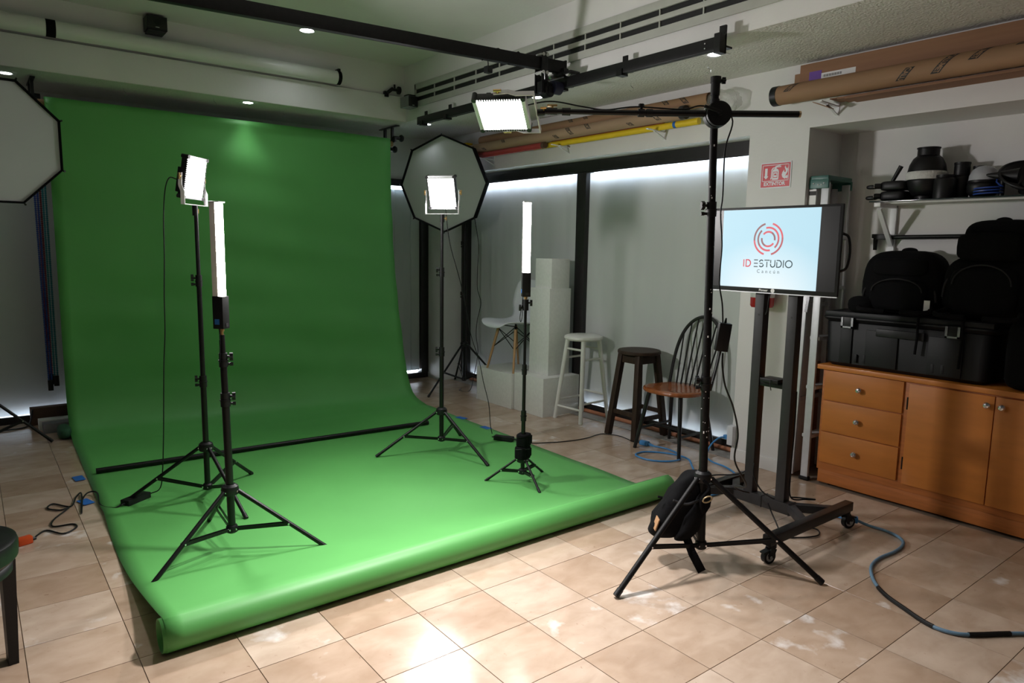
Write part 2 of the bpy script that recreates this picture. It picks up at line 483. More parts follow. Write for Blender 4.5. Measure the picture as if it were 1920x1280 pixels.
# ceiling, bulkheads and beams
ceil = struct(MB().bb(-3.6, 3.3, -4.4, 4.9, ZH, ZH + 0.08).build('ceiling', 'wall_paint'), 'white painted raised ceiling')
b1 = struct(MB().bb(XF, 3.3, -4.4, 4.9, ZL + 0.003, ZH).build('trim_1', 'wall_paint'), 'white dropped bulkhead along the window wall')
MB().bb(XF, 2.95, -4.4, 4.9, ZL, ZL + 0.003).build('stucco_soffit', 'stucco', b1)
b2 = struct(MB().bb(-3.6, XF, YB, 4.9, ZL + 0.003, 2.775, bev=0.004).build('trim_2', 'wall_paint'), 'white dropped beam across the back of the room')
MB().bb(-3.6, XF, YB, 4.9, ZL, ZL + 0.003).build('stucco_soffit', 'stucco', b2)
MB().bb(-3.6, XF, YB + 0.03, 4.9, 2.775, ZH).build('upper_wall', 'wall_paint', b2)

# walls
wr = MB()
wr.bb(XW, 2.95, -4.4, 4.37, 2.178, ZL)           # beam over windows and alcove
wr.bb(XW, 2.95, 0.40, 0.812, 0, 2.178)            # pier between window and alcove
wr.bb(2.87, 2.95, -4.4, 0.40, 0, 2.178)           # back of the alcove
struct(wr.build('wall_right', 'wall_paint', smooth=False), 'white window wall with a pier and a storage alcove')
struct(MB().bb(2.345, 2.95, 4.37, 4.9, 0, ZL).build('wall_corner', 'wall_paint', smooth=False), 'white corner pier behind the octagonal softbox')
struct(MB().bb(-3.6, 2.345, 4.70, 4.9, 2.12, ZL).build('wall_back', 'wall_paint', smooth=False), 'white wall over the back windows')
struct(MB().bb(XW - 0.012, XW, 0.40, 0.812, 0, 0.085, bev=0.003).build('baseboard_right', 'wall_paint'), 'white baseboard of the pier')

# windows on the right: dark frame, pulled blind, daylight gap over and under a closed outer shutter
def side_window(name, y0, y1, label, ends):
    fr = struct(MB().bb(2.635, 2.745, y0, y1, 2.075, 2.178).build(name, 'dark_frame'), label)
    MB().bb(2.638, 2.70, y0, y1, 0.0, 0.078, bev=0.004).build('bottom_rail', 'dark_frame', fr)
    MB().bb(2.62, 2.635, y0, y1, 2.085, 2.115).build('track', 'dark_frame', fr)
    for a, b in ends: MB().bb(2.605, 2.70, a, b, 0.078, 2.075, bev=0.003).build('mullion', 'dark_frame', fr)
    n = 60
    def f(u, v):
        y = y0 + (y1 - y0) * u; z = 0.082 + 1.99 * v
        return Vector((2.650 + 0.0035 * math.sin(y * 21.0) * (0.4 + 0.6 * v) + 0.002 * math.sin(y * 53.0), y, z))
    MB().grid(f, n, 6).build('blind', 'blind_cloth', fr)
    MB().bb(2.700, 2.706, y0, y1, 2.02, 2.075).build('daylight_gap', 'daylight', fr, label='daylight over the closed shutter')
    MB().bb(2.690, 2.698, y0, y1, 0.078, 0.088).build('daylight_gap', 'daylight', fr, label='daylight under the closed shutter')
    MB().bb(2.722, 2.74, y0, y1, 0.0, 2.075).build('outer_shutter', 'brown_board', fr)
side_window('window_1', 0.812, 2.585, 'dark-framed window with grey blind behind the wooden chairs', [(2.47, 2.585)])
side_window('window_2', 2.585, 4.37, 'dark-framed window with grey blind behind the white plinths', [(4.25, 4.37)])
pipe = MB().cyl((2.620, 0.82, 0.019), (2.620, 4.2, 0.019), 0.0165).build('copper_pipe', 'copper_pipe', at=(2.620, 1.7, 0))
tag(pipe, 'copper coloured pipe running along the foot of the window', 'pipe')

# back windows
def back_window(name, x0, x1, label, slats):
    fr = struct(MB().bb(x0, x1, 4.655, 4.71, 2.05, 2.122, bev=0.003).build(name, 'dark_frame'), label)
    MB().bb(x0, x1, 4.63, 4.71, 0.0, 0.058, bev=0.003).build('bottom_rail', 'dark_frame', fr)
    MB().bb(x1 - 0.085, x1, 4.62, 4.71, 0.058, 2.05, bev=0.003).build('mullion', 'dark_frame', fr)
    if slats:
        k = 0; x = x1 - 0.09
        while x > x0 + 0.02:
            MB().box((x - 0.052, 4.665 + 0.004 * (k % 2), 1.05), (0.10, 0.004, 1.93), rot=Matrix.Rotation(0.10 if k % 2 else -0.06, 3, 'Z')).build('blind_slat', 'blind_cloth', fr)
            x -= 0.097; k += 1
    else:
        def f(u, v):
            x = x0 + (x1 - 0.08 - x0) * u
            return Vector((x, 4.665 + 0.006 * math.sin(x * 14.0) + 0.003 * math.sin(x * 37), 0.062 + 1.985 * v))
        MB().grid(f, 50, 6).build('blind', 'blind_cloth', fr)
    if slats: MB().bb(x0, x1, 4.700, 4.706, 2.00, 2.05).build('daylight_gap', 'daylight', fr, label='daylight over the closed shutter')
    MB().bb(x0, x1, 4.700, 4.708, 0.060, 0.075).build('daylight_gap', 'daylight', fr, label='daylight under the closed shutter')
    MB().bb(x0, x1, 4.722, 4.74, 0.0, 2.12).build('outer_shutter', 'brown_board', fr)
back_window('window_3', 1.45, 2.345, 'dark-framed window with upright slat blind right of the green paper', True)
back_window('window_4', -3.5, 1.45, 'dark-framed window with grey blind left of the green paper', False)

# ================================================================== CEILING FITTINGS
# ventilation grille let into the bulkhead
vg = thing('ventilation_grille', 'long pale slotted ventilation grille high on the white bulkhead', 'grille', (XF, 1.6, 2.76))
MB(vg).bb(XF - 0.004, XF - 0.001, -0.6, 3.70, 2.665, 2.86).build('backing', 'speaker_grille', vg)
for z0, z1 in ((2.812, 2.860), (2.746, 2.776), (2.662, 2.710)):
    MB(vg).bb(XF - 0.016, XF - 0.002, -0.6, 3.72, z0, z1, bev=0.002).build('slat', 'grille_white', vg)
MB(vg).bb(XF - 0.016, XF - 0.002, 3.70, 3.72, 2.662, 2.860).build('end_strip', 'grille_white', vg)
for k in range(13):
    y = 3.39 - 0.31 * k
    MB(vg).bb(XF - 0.013, XF - 0.004, y - 0.004, y + 0.004, 2.710, 2.812).build('divider', 'grille_white', vg)

# fixed rail along the bulkhead
rl = thing('fixed_rail', 'black square ceiling rail on brackets along the white bulkhead', 'rail', (1.585, 2.0, 2.50))
MB(rl).bb(1.563, 1.603, 0.44, 3.52, 2.475, 2.540, bev=0.003).build('rail_profile', 'black_metal', rl)
MB(rl).bb(1.574, 1.592, 0.44, 3.52, 2.4745, 2.476).build('slot', 'speaker_grille', rl)
for y in (3.44, 3.06, 2.62, 1.65, 1.12):
    r_ = MB(rl)
    r_.bb(1.604, 1.611, y - 0.020, y + 0.020, 2.462, 2.585); r_.bb(1.611, 1.669, y - 0.012, y + 0.012, 2.495, 2.505)
    r_.bb(1.556, 1.611, y - 0.022, y + 0.022, 2.462, 2.474)
    r_.bb(1.555, 1.562, y - 0.022, y + 0.022, 2.462, 2.50)
    r_.build('bracket', 'black_metal', rl)
r_ = MB(rl); r_.bb(1.555, 1.612, 0.405, 0.445, 2.455, 2.555, bev=0.003); r_.bb(1.60, 1.669, 0.41, 0.44, 2.49, 2.50); r_.bb(1.598, 1.612, 0.405, 0.445, 2.455, 2.60, bev=0.002)
r_.build('end_bracket', 'black_metal', rl)
for z in (2.49, 2.515):
    MB(rl).cyl((1.553, 0.50, z), (1.563, 0.50, z), 0.004, n=8).build('screw', 'chrome', rl)

# travelling cross rail and its trolley
cr = thing('cross_rail', 'long black worn travelling rail crossing under the raised ceiling', 'rail', (0.0, 1.8, 2.62))
A, B = V(1.60, 1.66, 2.612), V(-3.2, 2.16, 2.612)
MB(cr).bar(A, B, 0.045, 0.075, bev=0.004).build('rail_profile', 'black_paint_worn', cr)
d_ = (B - A).normalized()
MB(cr).bar(A + V(0, 0, 0.0), A + d_ * 0.012, 0.052, 0.085).build('end_cap', 'black_plastic', cr)
tr = MB(cr)
tr.bb(1.545, 1.63, 1.54, 1.84, 2.552, 2.572, bev=0.003)
tr.bb(1.56, 1.60, 1.62, 1.74, 2.565, 2.60)
tr.build('trolley_plate', 'black_metal', cr)
for y in (1.575, 1.80):
    MB(cr).cyl((1.548, y, 2.556), (1.566, y, 2.556), 0.016, n=16).build('trolley_wheel', 'caster_grey', cr)
MB(cr).cyl((1.50, 1.66, 2.475), (1.562, 1.66, 2.475), 0.042, n=24).build('brake_knob', 'navy_knob', cr)
w = MB(cr)
w.path([(1.42, 1.68, 2.575), (1.36, 1.685, 2.66), (1.30, 1.69, 2.575), (1.24, 1.70, 2.66), (1.17, 1.705, 2.572), (1.09, 1.71, 2.655), (0.98, 1.73, 2.57)], 0.004, n=6)
w.build('coiled_cord', 'black_plastic', cr)
MB(cr).bb(1.005, 1.045, 1.705, 1.745, 2.50, 2.54, bev=0.003).build('plug', 'black_plastic', cr)
MB(cr).path([(1.025, 1.725, 2.54), (1.02, 1.725, 2.57), (0.99, 1.73, 2.60)], 0.004, n=6).build('plug_cord', 'black_plastic', cr)
pt = thing('pulley_trolley', 'black pulley trolley hanging from the crossing of the two rails', 'trolley', (1.42, 1.68, 2.53))
p_ = MB(pt)
p_.bb(1.395, 1.445, 1.645, 1.655, 2.43, 2.68, bev=0.002); p_.bb(1.395, 1.445, 1.71, 1.72, 2.43, 2.68, bev=0.002)
p_.build('side_plate', 'black_metal', pt)
for z in (2.665, 2.555):
    for x in (1.405, 1.437):
        MB(pt).cyl((x, 1.64, z), (x, 1.725, z), 0.011, n=14).build('roller', 'caster_grey', pt)
MB(pt).cyl((1.47, 1.65, 2.445), (1.47, 1.71, 2.445), 0.038, n=22).build('pulley_drum', 'black_plastic', pt)
MB(pt).cyl((1.505, 1.67, 2.545), (1.505, 1.69, 2.545), 0.016, n=16).build('guide_wheel', 'chrome', pt)
MB(pt).bb(1.40, 1.50, 1.66, 1.70, 2.43, 2.50, bev=0.004).build('body', 'black_metal', pt)
for x in (1.395, 1.412, 1.44):
    MB(pt).path([(x, 1.64, 2.50), (x - 0.006, 1.63, 2.46), (x, 1.635, 2.425)], 0.005, n=8).build('strap', 'black_fabric', pt)
MB(pt).path([(1.405, 1.64, 2.56), (1.41, 1.637, 2.535), (1.415, 1.64, 2.51)], 0.004, n=6).build('chain', 'chrome', pt)

# downlights
def downlight(x, y, z, label, watts=1.0, trim=True, cone=95, size=1.0):
    t = thing('downlight', label, 'downlight', (x, y, z), group='recessed downlights')
    m = L(); m.lathe([(0.038, 0), (0.046, -0.004), (0.050, -0.003), (0.050, 0.0)], n=28, cap=False)
    m.build('trim_ring', 'white_metal', t)
    if trim:
        m = L(); m.box((0, 0, -0.0015), (0.125, 0.125, 0.003), bev=0.001); m.build('trim_plate', 'white_metal', t)
    m = L(); m.lathe([(0.001, -0.0045), (0.037, -0.0042), (0.038, -0.003)], n=28, cap=False); m.build('lamp_face', 'downlight_face', t)
    t.scale = (size, size, 1)
    ld = bpy.data.lights.new('downlight_lamp', 'SPOT')
    ld.energy = SPOT_W * watts; ld.spot_size = math.radians(cone); ld.spot_blend = 1.0; ld.shadow_soft_size = 0.035
    ld.color = (0.93, 0.97, 1.0)
    lo = bpy.data.objects.new('downlight_lamp', ld); COL.objects.link(lo); lo.parent = t; lo.location = (0, 0, -0.012)
    return t
downlight(1.865, 3.86, ZL, 'recessed downlight in the soffit over the octagonal softbox corner', 0.3)
downlight(1.875, 2.27, ZL, 'recessed downlight in the soffit behind the rail crossing')
downlight(1.895, 0.69, ZL, 'recessed downlight in the soffit under the near rail end')
downlight(0.276, 4.00, ZL, 'recessed downlight in the back soffit above the green paper', 0.8, cone=76)
downlight(-1.312, 4.13, ZL, 'recessed downlight in the back soffit above the left softbox', 0.6)
downlight(0.565, 3.46, ZH, 'round downlight in the raised ceiling beside the cross rail', 0.9, trim=False, cone=120, size=1.25)

# small hooks screwed into the soffit
def hook(x, y, label):
    m = L()
    m.path([(0, 0, 0.0), (0, 0, -0.018), (0.006, 0, -0.026), (0.016, 0, -0.034), (0.016, 0, -0.050), (0.004, 0, -0.056), (-0.008, 0, -0.048)], 0.0016, n=6)
    o = m.build('ceiling_hook', 'chrome'); o.location = (x, y, ZL); o.rotation_euler.z = 0.9 - PI / 2
    tag(o, label, 'hook', 'hooks in the soffit')
hook(2.049, 0.847, 'small wire ceiling hook right below the near rail end')
hook(2.058, 1.488, 'small wire ceiling hook between the rail crossing and the near rail end')
hook(2.075, 2.435, 'small wire ceiling hook above the lit boom panel')
hook(-0.60, 4.10, 'small wire hook in the back soffit near the left softbox')
hook(0.02, 4.03, 'small wire hook at the middle of the back soffit edge')
hook(0.62, 4.16, 'small wire hook in the back soffit right of its downlight')

# stored white roll on the ledge, its straps and the empty bracket
wr_ = thing('stored_roll', 'long white roll resting on the beam ledge with black straps', 'roll', (-0.8, 3.868, 2.835))
ra, rb = V(-3.2, 3.862, 2.838), V(1.00, 3.862, 2.838)
MB(wr_).cyl(ra, rb, 0.055, n=28).build('tube', 'pvc_white', wr_)
for x in (-1.06, 1.005):
    MB(wr_).cyl((x - 0.028, 3.862, 2.838), (x + 0.028 if x < 0 else x + 0.004, 3.862, 2.838), 0.0565, n=28).build('strap', 'black_fabric', wr_)
MB(wr_).bb(0.995, 1.015, 3.855, 3.93, 2.885, 2.915, bev=0.002).build('strap_hook', 'black_plastic', wr_)
def roller_bracket(name, label, loc, s=1.0):
    t = thing(name, label, 'bracket', loc)
    x, y, z = loc
    MB(t).bb(x - 0.02, x + 0.02, y - 0.005, y + 0.03, z - 0.06, z - 0.01, bev=0.003).build('base_plate', 'black_metal', t)
    MB(t).bar((x, y, z - 0.03), (x + 0.06, y - 0.01, z + 0.02), 0.025, 0.03, bev=0.003).build('arm', 'black_metal', t)
    MB(t).cyl((x + 0.06, y - 0.01, z + 0.01), (x + 0.11, y - 0.01, z + 0.01), 0.014, n=14).build('spindle', 'black_plastic', t)
    MB(t).cyl((x + 0.11, y - 0.01, z + 0.01), (x + 0.128, y - 0.01, z + 0.01), 0.034, n=20).build('hand_wheel', 'black_plastic', t)
    MB(t).cyl((x + 0.075, y - 0.01, z + 0.02), (x + 0.075, y - 0.01, z + 0.055), 0.009, n=10).build('lock_screw', 'black_plastic', t)
roller_bracket('empty_roller_bracket', 'empty black roller bracket screwed to the ledge beside the corner speaker', (1.47, 3.895, 2.815))

# speakers
s1 = thing('loudspeaker', 'small black loudspeaker on the upper back wall above the white roll', 'speaker', (-0.41, 3.86, 2.985))
MB(s1).bb(-0.480, -0.345, 3.80, 3.925, 2.94, 3.035, bev=0.004).build('cabinet', 'black_plastic', s1)
MB(s1).bb(-0.478, -0.347, 3.792, 3.80, 2.950, 3.033, bev=0.002).build('grille', 'speaker_grille', s1)
MB(s1).cyl((-0.412, 3.793, 2.99), (-0.412, 3.790, 2.99), 0.022, n=20).build('cone', 'black_plastic', s1)
MB(s1).bb(-0.470, -0.355, 3.81, 3.93, 2.928, 2.940, bev=0.002).build('bracket', 'grey_metal', s1)
MB(s1).bb(-0.425, -0.400, 3.7905, 3.792, 2.955, 2.958).build('badge', 'label_white', s1)
s2 = thing('loudspeaker', 'small grey-sided loudspeaker in the corner of beam and bulkhead', 'speaker', (1.61, 3.74, 2.70))
MB(s2).bb(1.555, 1.655, 3.66, 3.80, 2.652, 2.745, bev=0.004).build('cabinet', 'grey_board', s2)
MB(s2).bb(1.560, 1.650, 3.652, 3.66, 2.656, 2.741, bev=0.002).build('grille', 'speaker_grille', s2)
MB(s2).bb(1.595, 1.615, 3.6505, 3.652, 2.664, 2.667).build('badge', 'label_white', s2)
MB(s2).bb(1.58, 1.66, 3.70, 3.78, 2.745, 2.765, bev=0.002).build('bracket', 'black_metal', s2)

# ================================================================== GREEN PAPER BACKDROP
bd = thing('paper_backdrop', 'seamless green paper backdrop hung from the soffit and rolled up at the front', 'backdrop', (0.2, 2.4, 0))
PR = 0.062; RY, RZ = 0.600, 0.063
prof_r = [(4.10, 2.43), (4.10, 2.2), (4.085, 1.83), (4.04, 1.33), (3.97, 0.93), (3.85, 0.435), (3.76, 0.19), (3.64, 0.055), (3.42, 0.004)]
prof_l = [(4.10, 2.43), (4.10, 2.2), (4.10, 1.8), (4.10, 1.33), (4.10, 0.93), (4.09, 0.45), (4.06, 0.20), (3.95, 0.055), (3.70, 0.004)]
def resample(pr, n):
    P = catmull([(0, a, b) for a, b in pr], 10)
    d = [0]
    for a, b in zip(P[:-1], P[1:]): d.append(d[-1] + (b - a).length)
    out = []
    for k in range(n + 1):
        t = d[-1] * k / n; i = 0
        while i < len(d) - 2 and d[i + 1] < t: i += 1
        f = (t - d[i]) / max(1e-9, d[i + 1] - d[i])
        q = P[i].lerp(P[i + 1], f); out.append((q.y, max(q.z, 0.004)))
    return out
NA, NB_, NC = 60, 44, 26
SL, SR = resample(prof_l, NA), resample(prof_r, NA)
def paper(u, v):
    k = v * (NA + NB_ + NC)
    if k <= NA:
        i = int(round(k)); a, b = SL[i], SR[i]
        y = a[0] * (1 - u) + b[0] * u; z = a[1] * (1 - u) + b[1] * u
        ripple = 0.006 * math.sin(u * 11 + z * 5) * math.sin(z * 7 + 1.0) + 0.004 * math.sin(z * 19 + u * 5)
        y += ripple if z > 0.3 else 0
    elif k <= NA + NB_:
        t = (k - NA) / NB_
        y0 = SL[-1][0] * (1 - u) + SR[-1][0] * u
        y = y0 + (RY - 0.004 - y0) * t
        Lr = 0.72 * (1 - u) ** 0.8 + 0.27
        s = max(0.0, 1 - (y - RY) / Lr)
        z = 0.004 + (2 * PR - 0.003) * (s ** 1.9) * (1.0 if u > 0.04 else 1.0)
        z += 0.010 * math.exp(-u * 14) * max(0, math.sin((y - 0.6) * 5.2)) * (1 if y < 2.6 else 0) * (1 - s)
        z += 0.0035 * max(0, math.sin(y * 6 + u * 7)) * (1 - s) * (1 if y > 0.9 else 0)
    else:
        t = (k - NA - NB_) / NC
        a = PI / 2 + t * PI * 1.62
        y = RY + PR * math.cos(a); z = RZ + PR * math.sin(a)
    sh = -0.075 * (1 - min(1, max(0, (y - 0.6) / 3.5)))
    return Vector((-1.095 + sh + 2.71 * u + (0.010 * math.sin(y * 3.1) if u < 0.02 and y < 2.2 else 0), y, max(z, 0.003)))
mb = MB(bd); mb.grid(paper, 40, NA + NB_ + NC)
mb.build('paper_sheet', 'green_paper', bd, solid=0.0012, angle=80)
MB(bd).cyl((-1.172, RY, RZ), (1.542, RY, RZ), PR - 0.004, n=32, cap=False).build('paper_roll', 'green_paper', bd, solid=0.004)
MB(bd).cyl((-1.10, 4.152, 2.39), (1.62, 4.152, 2.39), 0.046, n=28).build('supply_roll', 'green_paper', bd)
MB(bd).cyl((-1.14, 4.152, 2.39), (1.66, 4.152, 2.39), 0.027, n=18).build('cardboard_core', 'kraft', bd)

# hanger bracket at the right end of the paper
hb = thing('backdrop_hanger', 'black multi-roller hanger bracket under the soffit at the right paper end', 'bracket', (1.69, 4.2, ZL))
MB(hb).bar((1.665, 4.04, 2.545), (1.665, 4.40, 2.545), 0.03, 0.008).build('ceiling_plate', 'black_metal', hb)
for y in (4.155, 4.30):
    MB(hb).bb(1.655, 1.675, y - 0.015, y + 0.015, 2.40, 2.548).build('drop_arm', 'black_metal', hb)
MB(hb).bar((1.665, 4.09, 2.42), (1.665, 4.32, 2.40), 0.016, 0.03).build('cross_arm', 'black_metal', hb)
for y, z in ((4.12, 2.445), (4.25, 2.355)):
    MB(hb).cyl((1.66, y, z), (1.76, y, z), 0.016, n=14).build('spindle', 'black_plastic', hb)
    k_ = MB(hb); k_.lathe([(0.016, 0), (0.03, 0.01), (0.034, 0.022), (0.028, 0.036)], (1.72, y, z), (1, 0, 0), n=18); k_.build('roller_cap', 'black_plastic', hb)

hl = thing('backdrop_hanger', 'black hanger bracket at the left paper end above the coloured chains', 'bracket', (-1.165, 4.2, ZL))
MB(hl).bar((-1.165, 4.06, 2.545), (-1.165, 4.42, 2.545), 0.03, 0.008).build('ceiling_plate', 'black_metal', hl)
for y in (4.155, 4.35): MB(hl).bb(-1.175, -1.155, y - 0.015, y + 0.015, 2.36, 2.548).build('drop_arm', 'black_metal', hl)
for y in (4.155, 4.35): MB(hl).cyl((-1.20, y, 2.455 if y > 4.2 else 2.39), (-1.105 if y > 4.2 else -1.14, y, 2.455 if y > 4.2 else 2.39), 0.030, n=18).build('chain_wheel', 'black_plastic', hl)
# black pole lying across the paper
pl = MB().cyl((-1.07, 2.90, 0.024), (1.235, 2.79, 0.024), 0.017, n=16)
pl = pl.build('weight_pole', 'black_metal', at=(0.08, 2.845, 0))
tag(pl, 'long black pole lying across the green paper to hold it down', 'pole')
# masking tape
for x, y, rz, lab in ((-1.165, 2.87, 0.1, 'small blue tape square on left paper edge near the black pole'), (-1.185, 2.40, 0.3, 'small blue tape piece on left paper edge under the black cord'),
                      (1.585, 2.83, 0.2, 'small blue tape piece on right paper edge behind the middle light stand'), (1.565, 2.45, 0.0, 'small blue tape piece on right paper edge near the cable brick')):
    m = L(); m.box((0, 0, 0.0), (0.055, 0.10, 0.0012)); o = m.build('tape_strip', 'blue_tape', smooth=False)
    o.location = (x, y, 0.0062 if x > 0 else 0.0055); o.rotation_euler.z = rz
    tag(o, lab, 'tape', 'blue tape on the paper edges')
# paper operating chains at the left
def chain(name, matn, xt, xb, y, zt, zb, label, weight=True):
    t = thing(name, label, 'chain', (xb, y, zb), group='coloured backdrop chains')
    n = 150
    m = MB(t)
    for k in range(n):
        f = k / (n - 1)
        for s_ in (-0.009, 0.009):
            m.blob((xt + (xb - xt) * f + s_, y, zt + (zb - zt) * f), (0.017, 0.015, 0.016), 1, 1, nu=6, nv=3)
    m.build('bead_strand', matn, t)
    MB(t).bb(xb - 0.017, xb + 0.017, y - 0.012, y + 0.012, zb - 0.075, zb + 0.005, bev=0.003).build('weight', 'black_plastic', t)
chain('backdrop_chain', 'chain_blue', -1.176, -1.168, 4.33, 2.46, 0.37, 'blue beaded chain hanging left of the green paper')
chain('backdrop_chain', 'chain_red', -1.150, -1.160, 4.37, 2.46, 0.41, 'red beaded chain hanging left of the green paper')
chain('backdrop_chain', 'chain_teal', -1.120, -1.128, 4.34, 2.46, 0.40, 'teal beaded chain hanging closest to the green paper')
# odds and ends on the floor at the back left
o = MB().bb(-1.30, -0.75, 4.50, 4.58, 0.0, 0.135, bev=0.003).build('plank_offcut', 'brown_board', at=(-1.0, 4.54, 0)); tag(o, 'dark brown plank on edge against the back window', 'plank')
o = MB().bb(-1.262, -0.70, 4.30, 4.40, 0.0, 0.075, bev=0.003).build('foam_block', 'white_board', at=(-1.0, 4.35, 0)); tag(o, 'white foam block behind the dark grey bar', 'block')
o = MB().bb(-1.243, -0.70, 4.17, 4.27, 0.0, 0.072, bev=0.003).build('grey_bar', 'grey_board', at=(-1.0, 4.22, 0)); tag(o, 'dark grey bar lying by the left paper edge', 'block')
m = MB(); m.blob((-1.13, 3.99, 0.045), (0.09, 0.22, 0.09), 0.7, 0.8, nu=16, nv=10); o = m.build('green_bundle', 'dark_green', at=(-1.13, 3.99, 0)); tag(o, 'crumpled dark green bundle tucked behind the left paper edge', 'bundle')
o = MB().path([(-1.62, 4.45, 0.008), (-1.45, 4.42, 0.008), (-1.33, 4.46, 0.008), (-1.30, 4.50, 0.05), (-1.285, 4.49, 0.13)], 0.006, n=6).build('loose_cable', 'grey_metal', at=(-1.4, 4.45, 0)); tag(o, 'loose grey cable on the floor by the dark brown plank', 'cable')
# ================================================================== LIGHT STANDS
def star_knob(t, parent, c, d, r=0.016, matn='black_plastic'):
    d = Vector(d).normalized(); c = Vector(c)
    m = MB(t); m.cyl(c - d * 0.004, c + d * 0.012, 0.006, n=8)
    a = d.orthogonal().normalized(); b = d.cross(a)
    m.cyl(c + d * 0.008, c + d * 0.022, r * 0.55, n=12)
    for k in range(5):
        q = c + (a * math.cos(k * 2 * PI / 5) + b * math.sin(k * 2 * PI / 5)) * r * 0.75
        m.cyl(q + d * 0.008, q + d * 0.022, r * 0.46, n=8)
    m.build('knob', matn, parent)

def light_stand(name, label, c, feet, hub, brk, collars, top, radii, jt=0.55, lean=(0, 0), matn='black_metal', knob_dir=(0.79, -0.61, 0), legr=0.010, group='light stands', knobs=True):
    cx, cy = c
    t = thing(name, label, 'light stand', (cx, cy, 0), group=group)
    P = lambda z: V(cx + lean[0] * z, cy + lean[1] * z, z)
    zs = [brk - 0.02] + list(collars) + [top]
    for k in range(len(zs) - 1):
        MB(t).cyl(P(zs[k]), P(zs[k + 1]), radii[k], n=16).build('pole_section', matn, t)
    for k, z in enumerate(collars):
        r = radii[k] + 0.0045
        m = MB(t)
        m.cyl(P(z - 0.028), P(z), r, n=16); m.cyl(P(z), P(z + 0.004), r + 0.003, n=16); m.cyl(P(z + 0.004), P(z + 0.034), r - 0.001, n=16)
        col = m.build('collar', 'black_plastic', t)
        d = Vector(knob_dir)
        if knobs:
            star_knob(t, col, P(z + 0.018) + d * r, d)
            star_knob(t, col, P(z - 0.016) + d * r, d, 0.007)
    m = MB(t)
    m.lathe([(0.024, -0.028), (0.036, -0.022), (0.040, 0.0), (0.036, 0.016), (0.024, 0.026)], P(hub), n=20)
    hb_ = m.build('hub', 'black_plastic', t)
    m = MB(t); m.lathe([(radii[0] + 0.003, -0.018), (0.026, -0.014), (0.026, 0.010), (radii[0] + 0.004, 0.018)], P(brk), n=16)
    br_ = m.build('spreader_hub', 'black_plastic', t)
    for fx, fy in feet:
        f = V(fx, fy, legr * 0.9)
        d = (f - V(cx, cy, 0)); d.z = 0; d.normalize()
        h = P(hub) + d * 0.036 - V(0, 0, 0.006)
        lg = MB(t).cyl(h, f, legr, n=12).build('leg', matn, t)
        dl = (f - h).normalized()
        MB(t).cyl(f - dl * 0.03, f + dl * 0.002, legr * 1.15, n=12).build('foot_cap', 'black_plastic', lg)
        j = h.lerp(f, jt); s_ = P(brk) + d * 0.024
        side = d.cross(V(0, 0, 1))
        st = MB(t)
        for q in (-1, 1): st.bar(s_ + side * 0.007 * q, j + side * 0.010 * q, 0.0035, 0.015)
        st.build('strut', matn, t)
        for w_ in (h, j, s_):
            MB(t).cyl(w_ - side * 0.0145, w_ + side * 0.0145, 0.0042, n=8).build('rivet', 'chrome', lg)
    return t, P

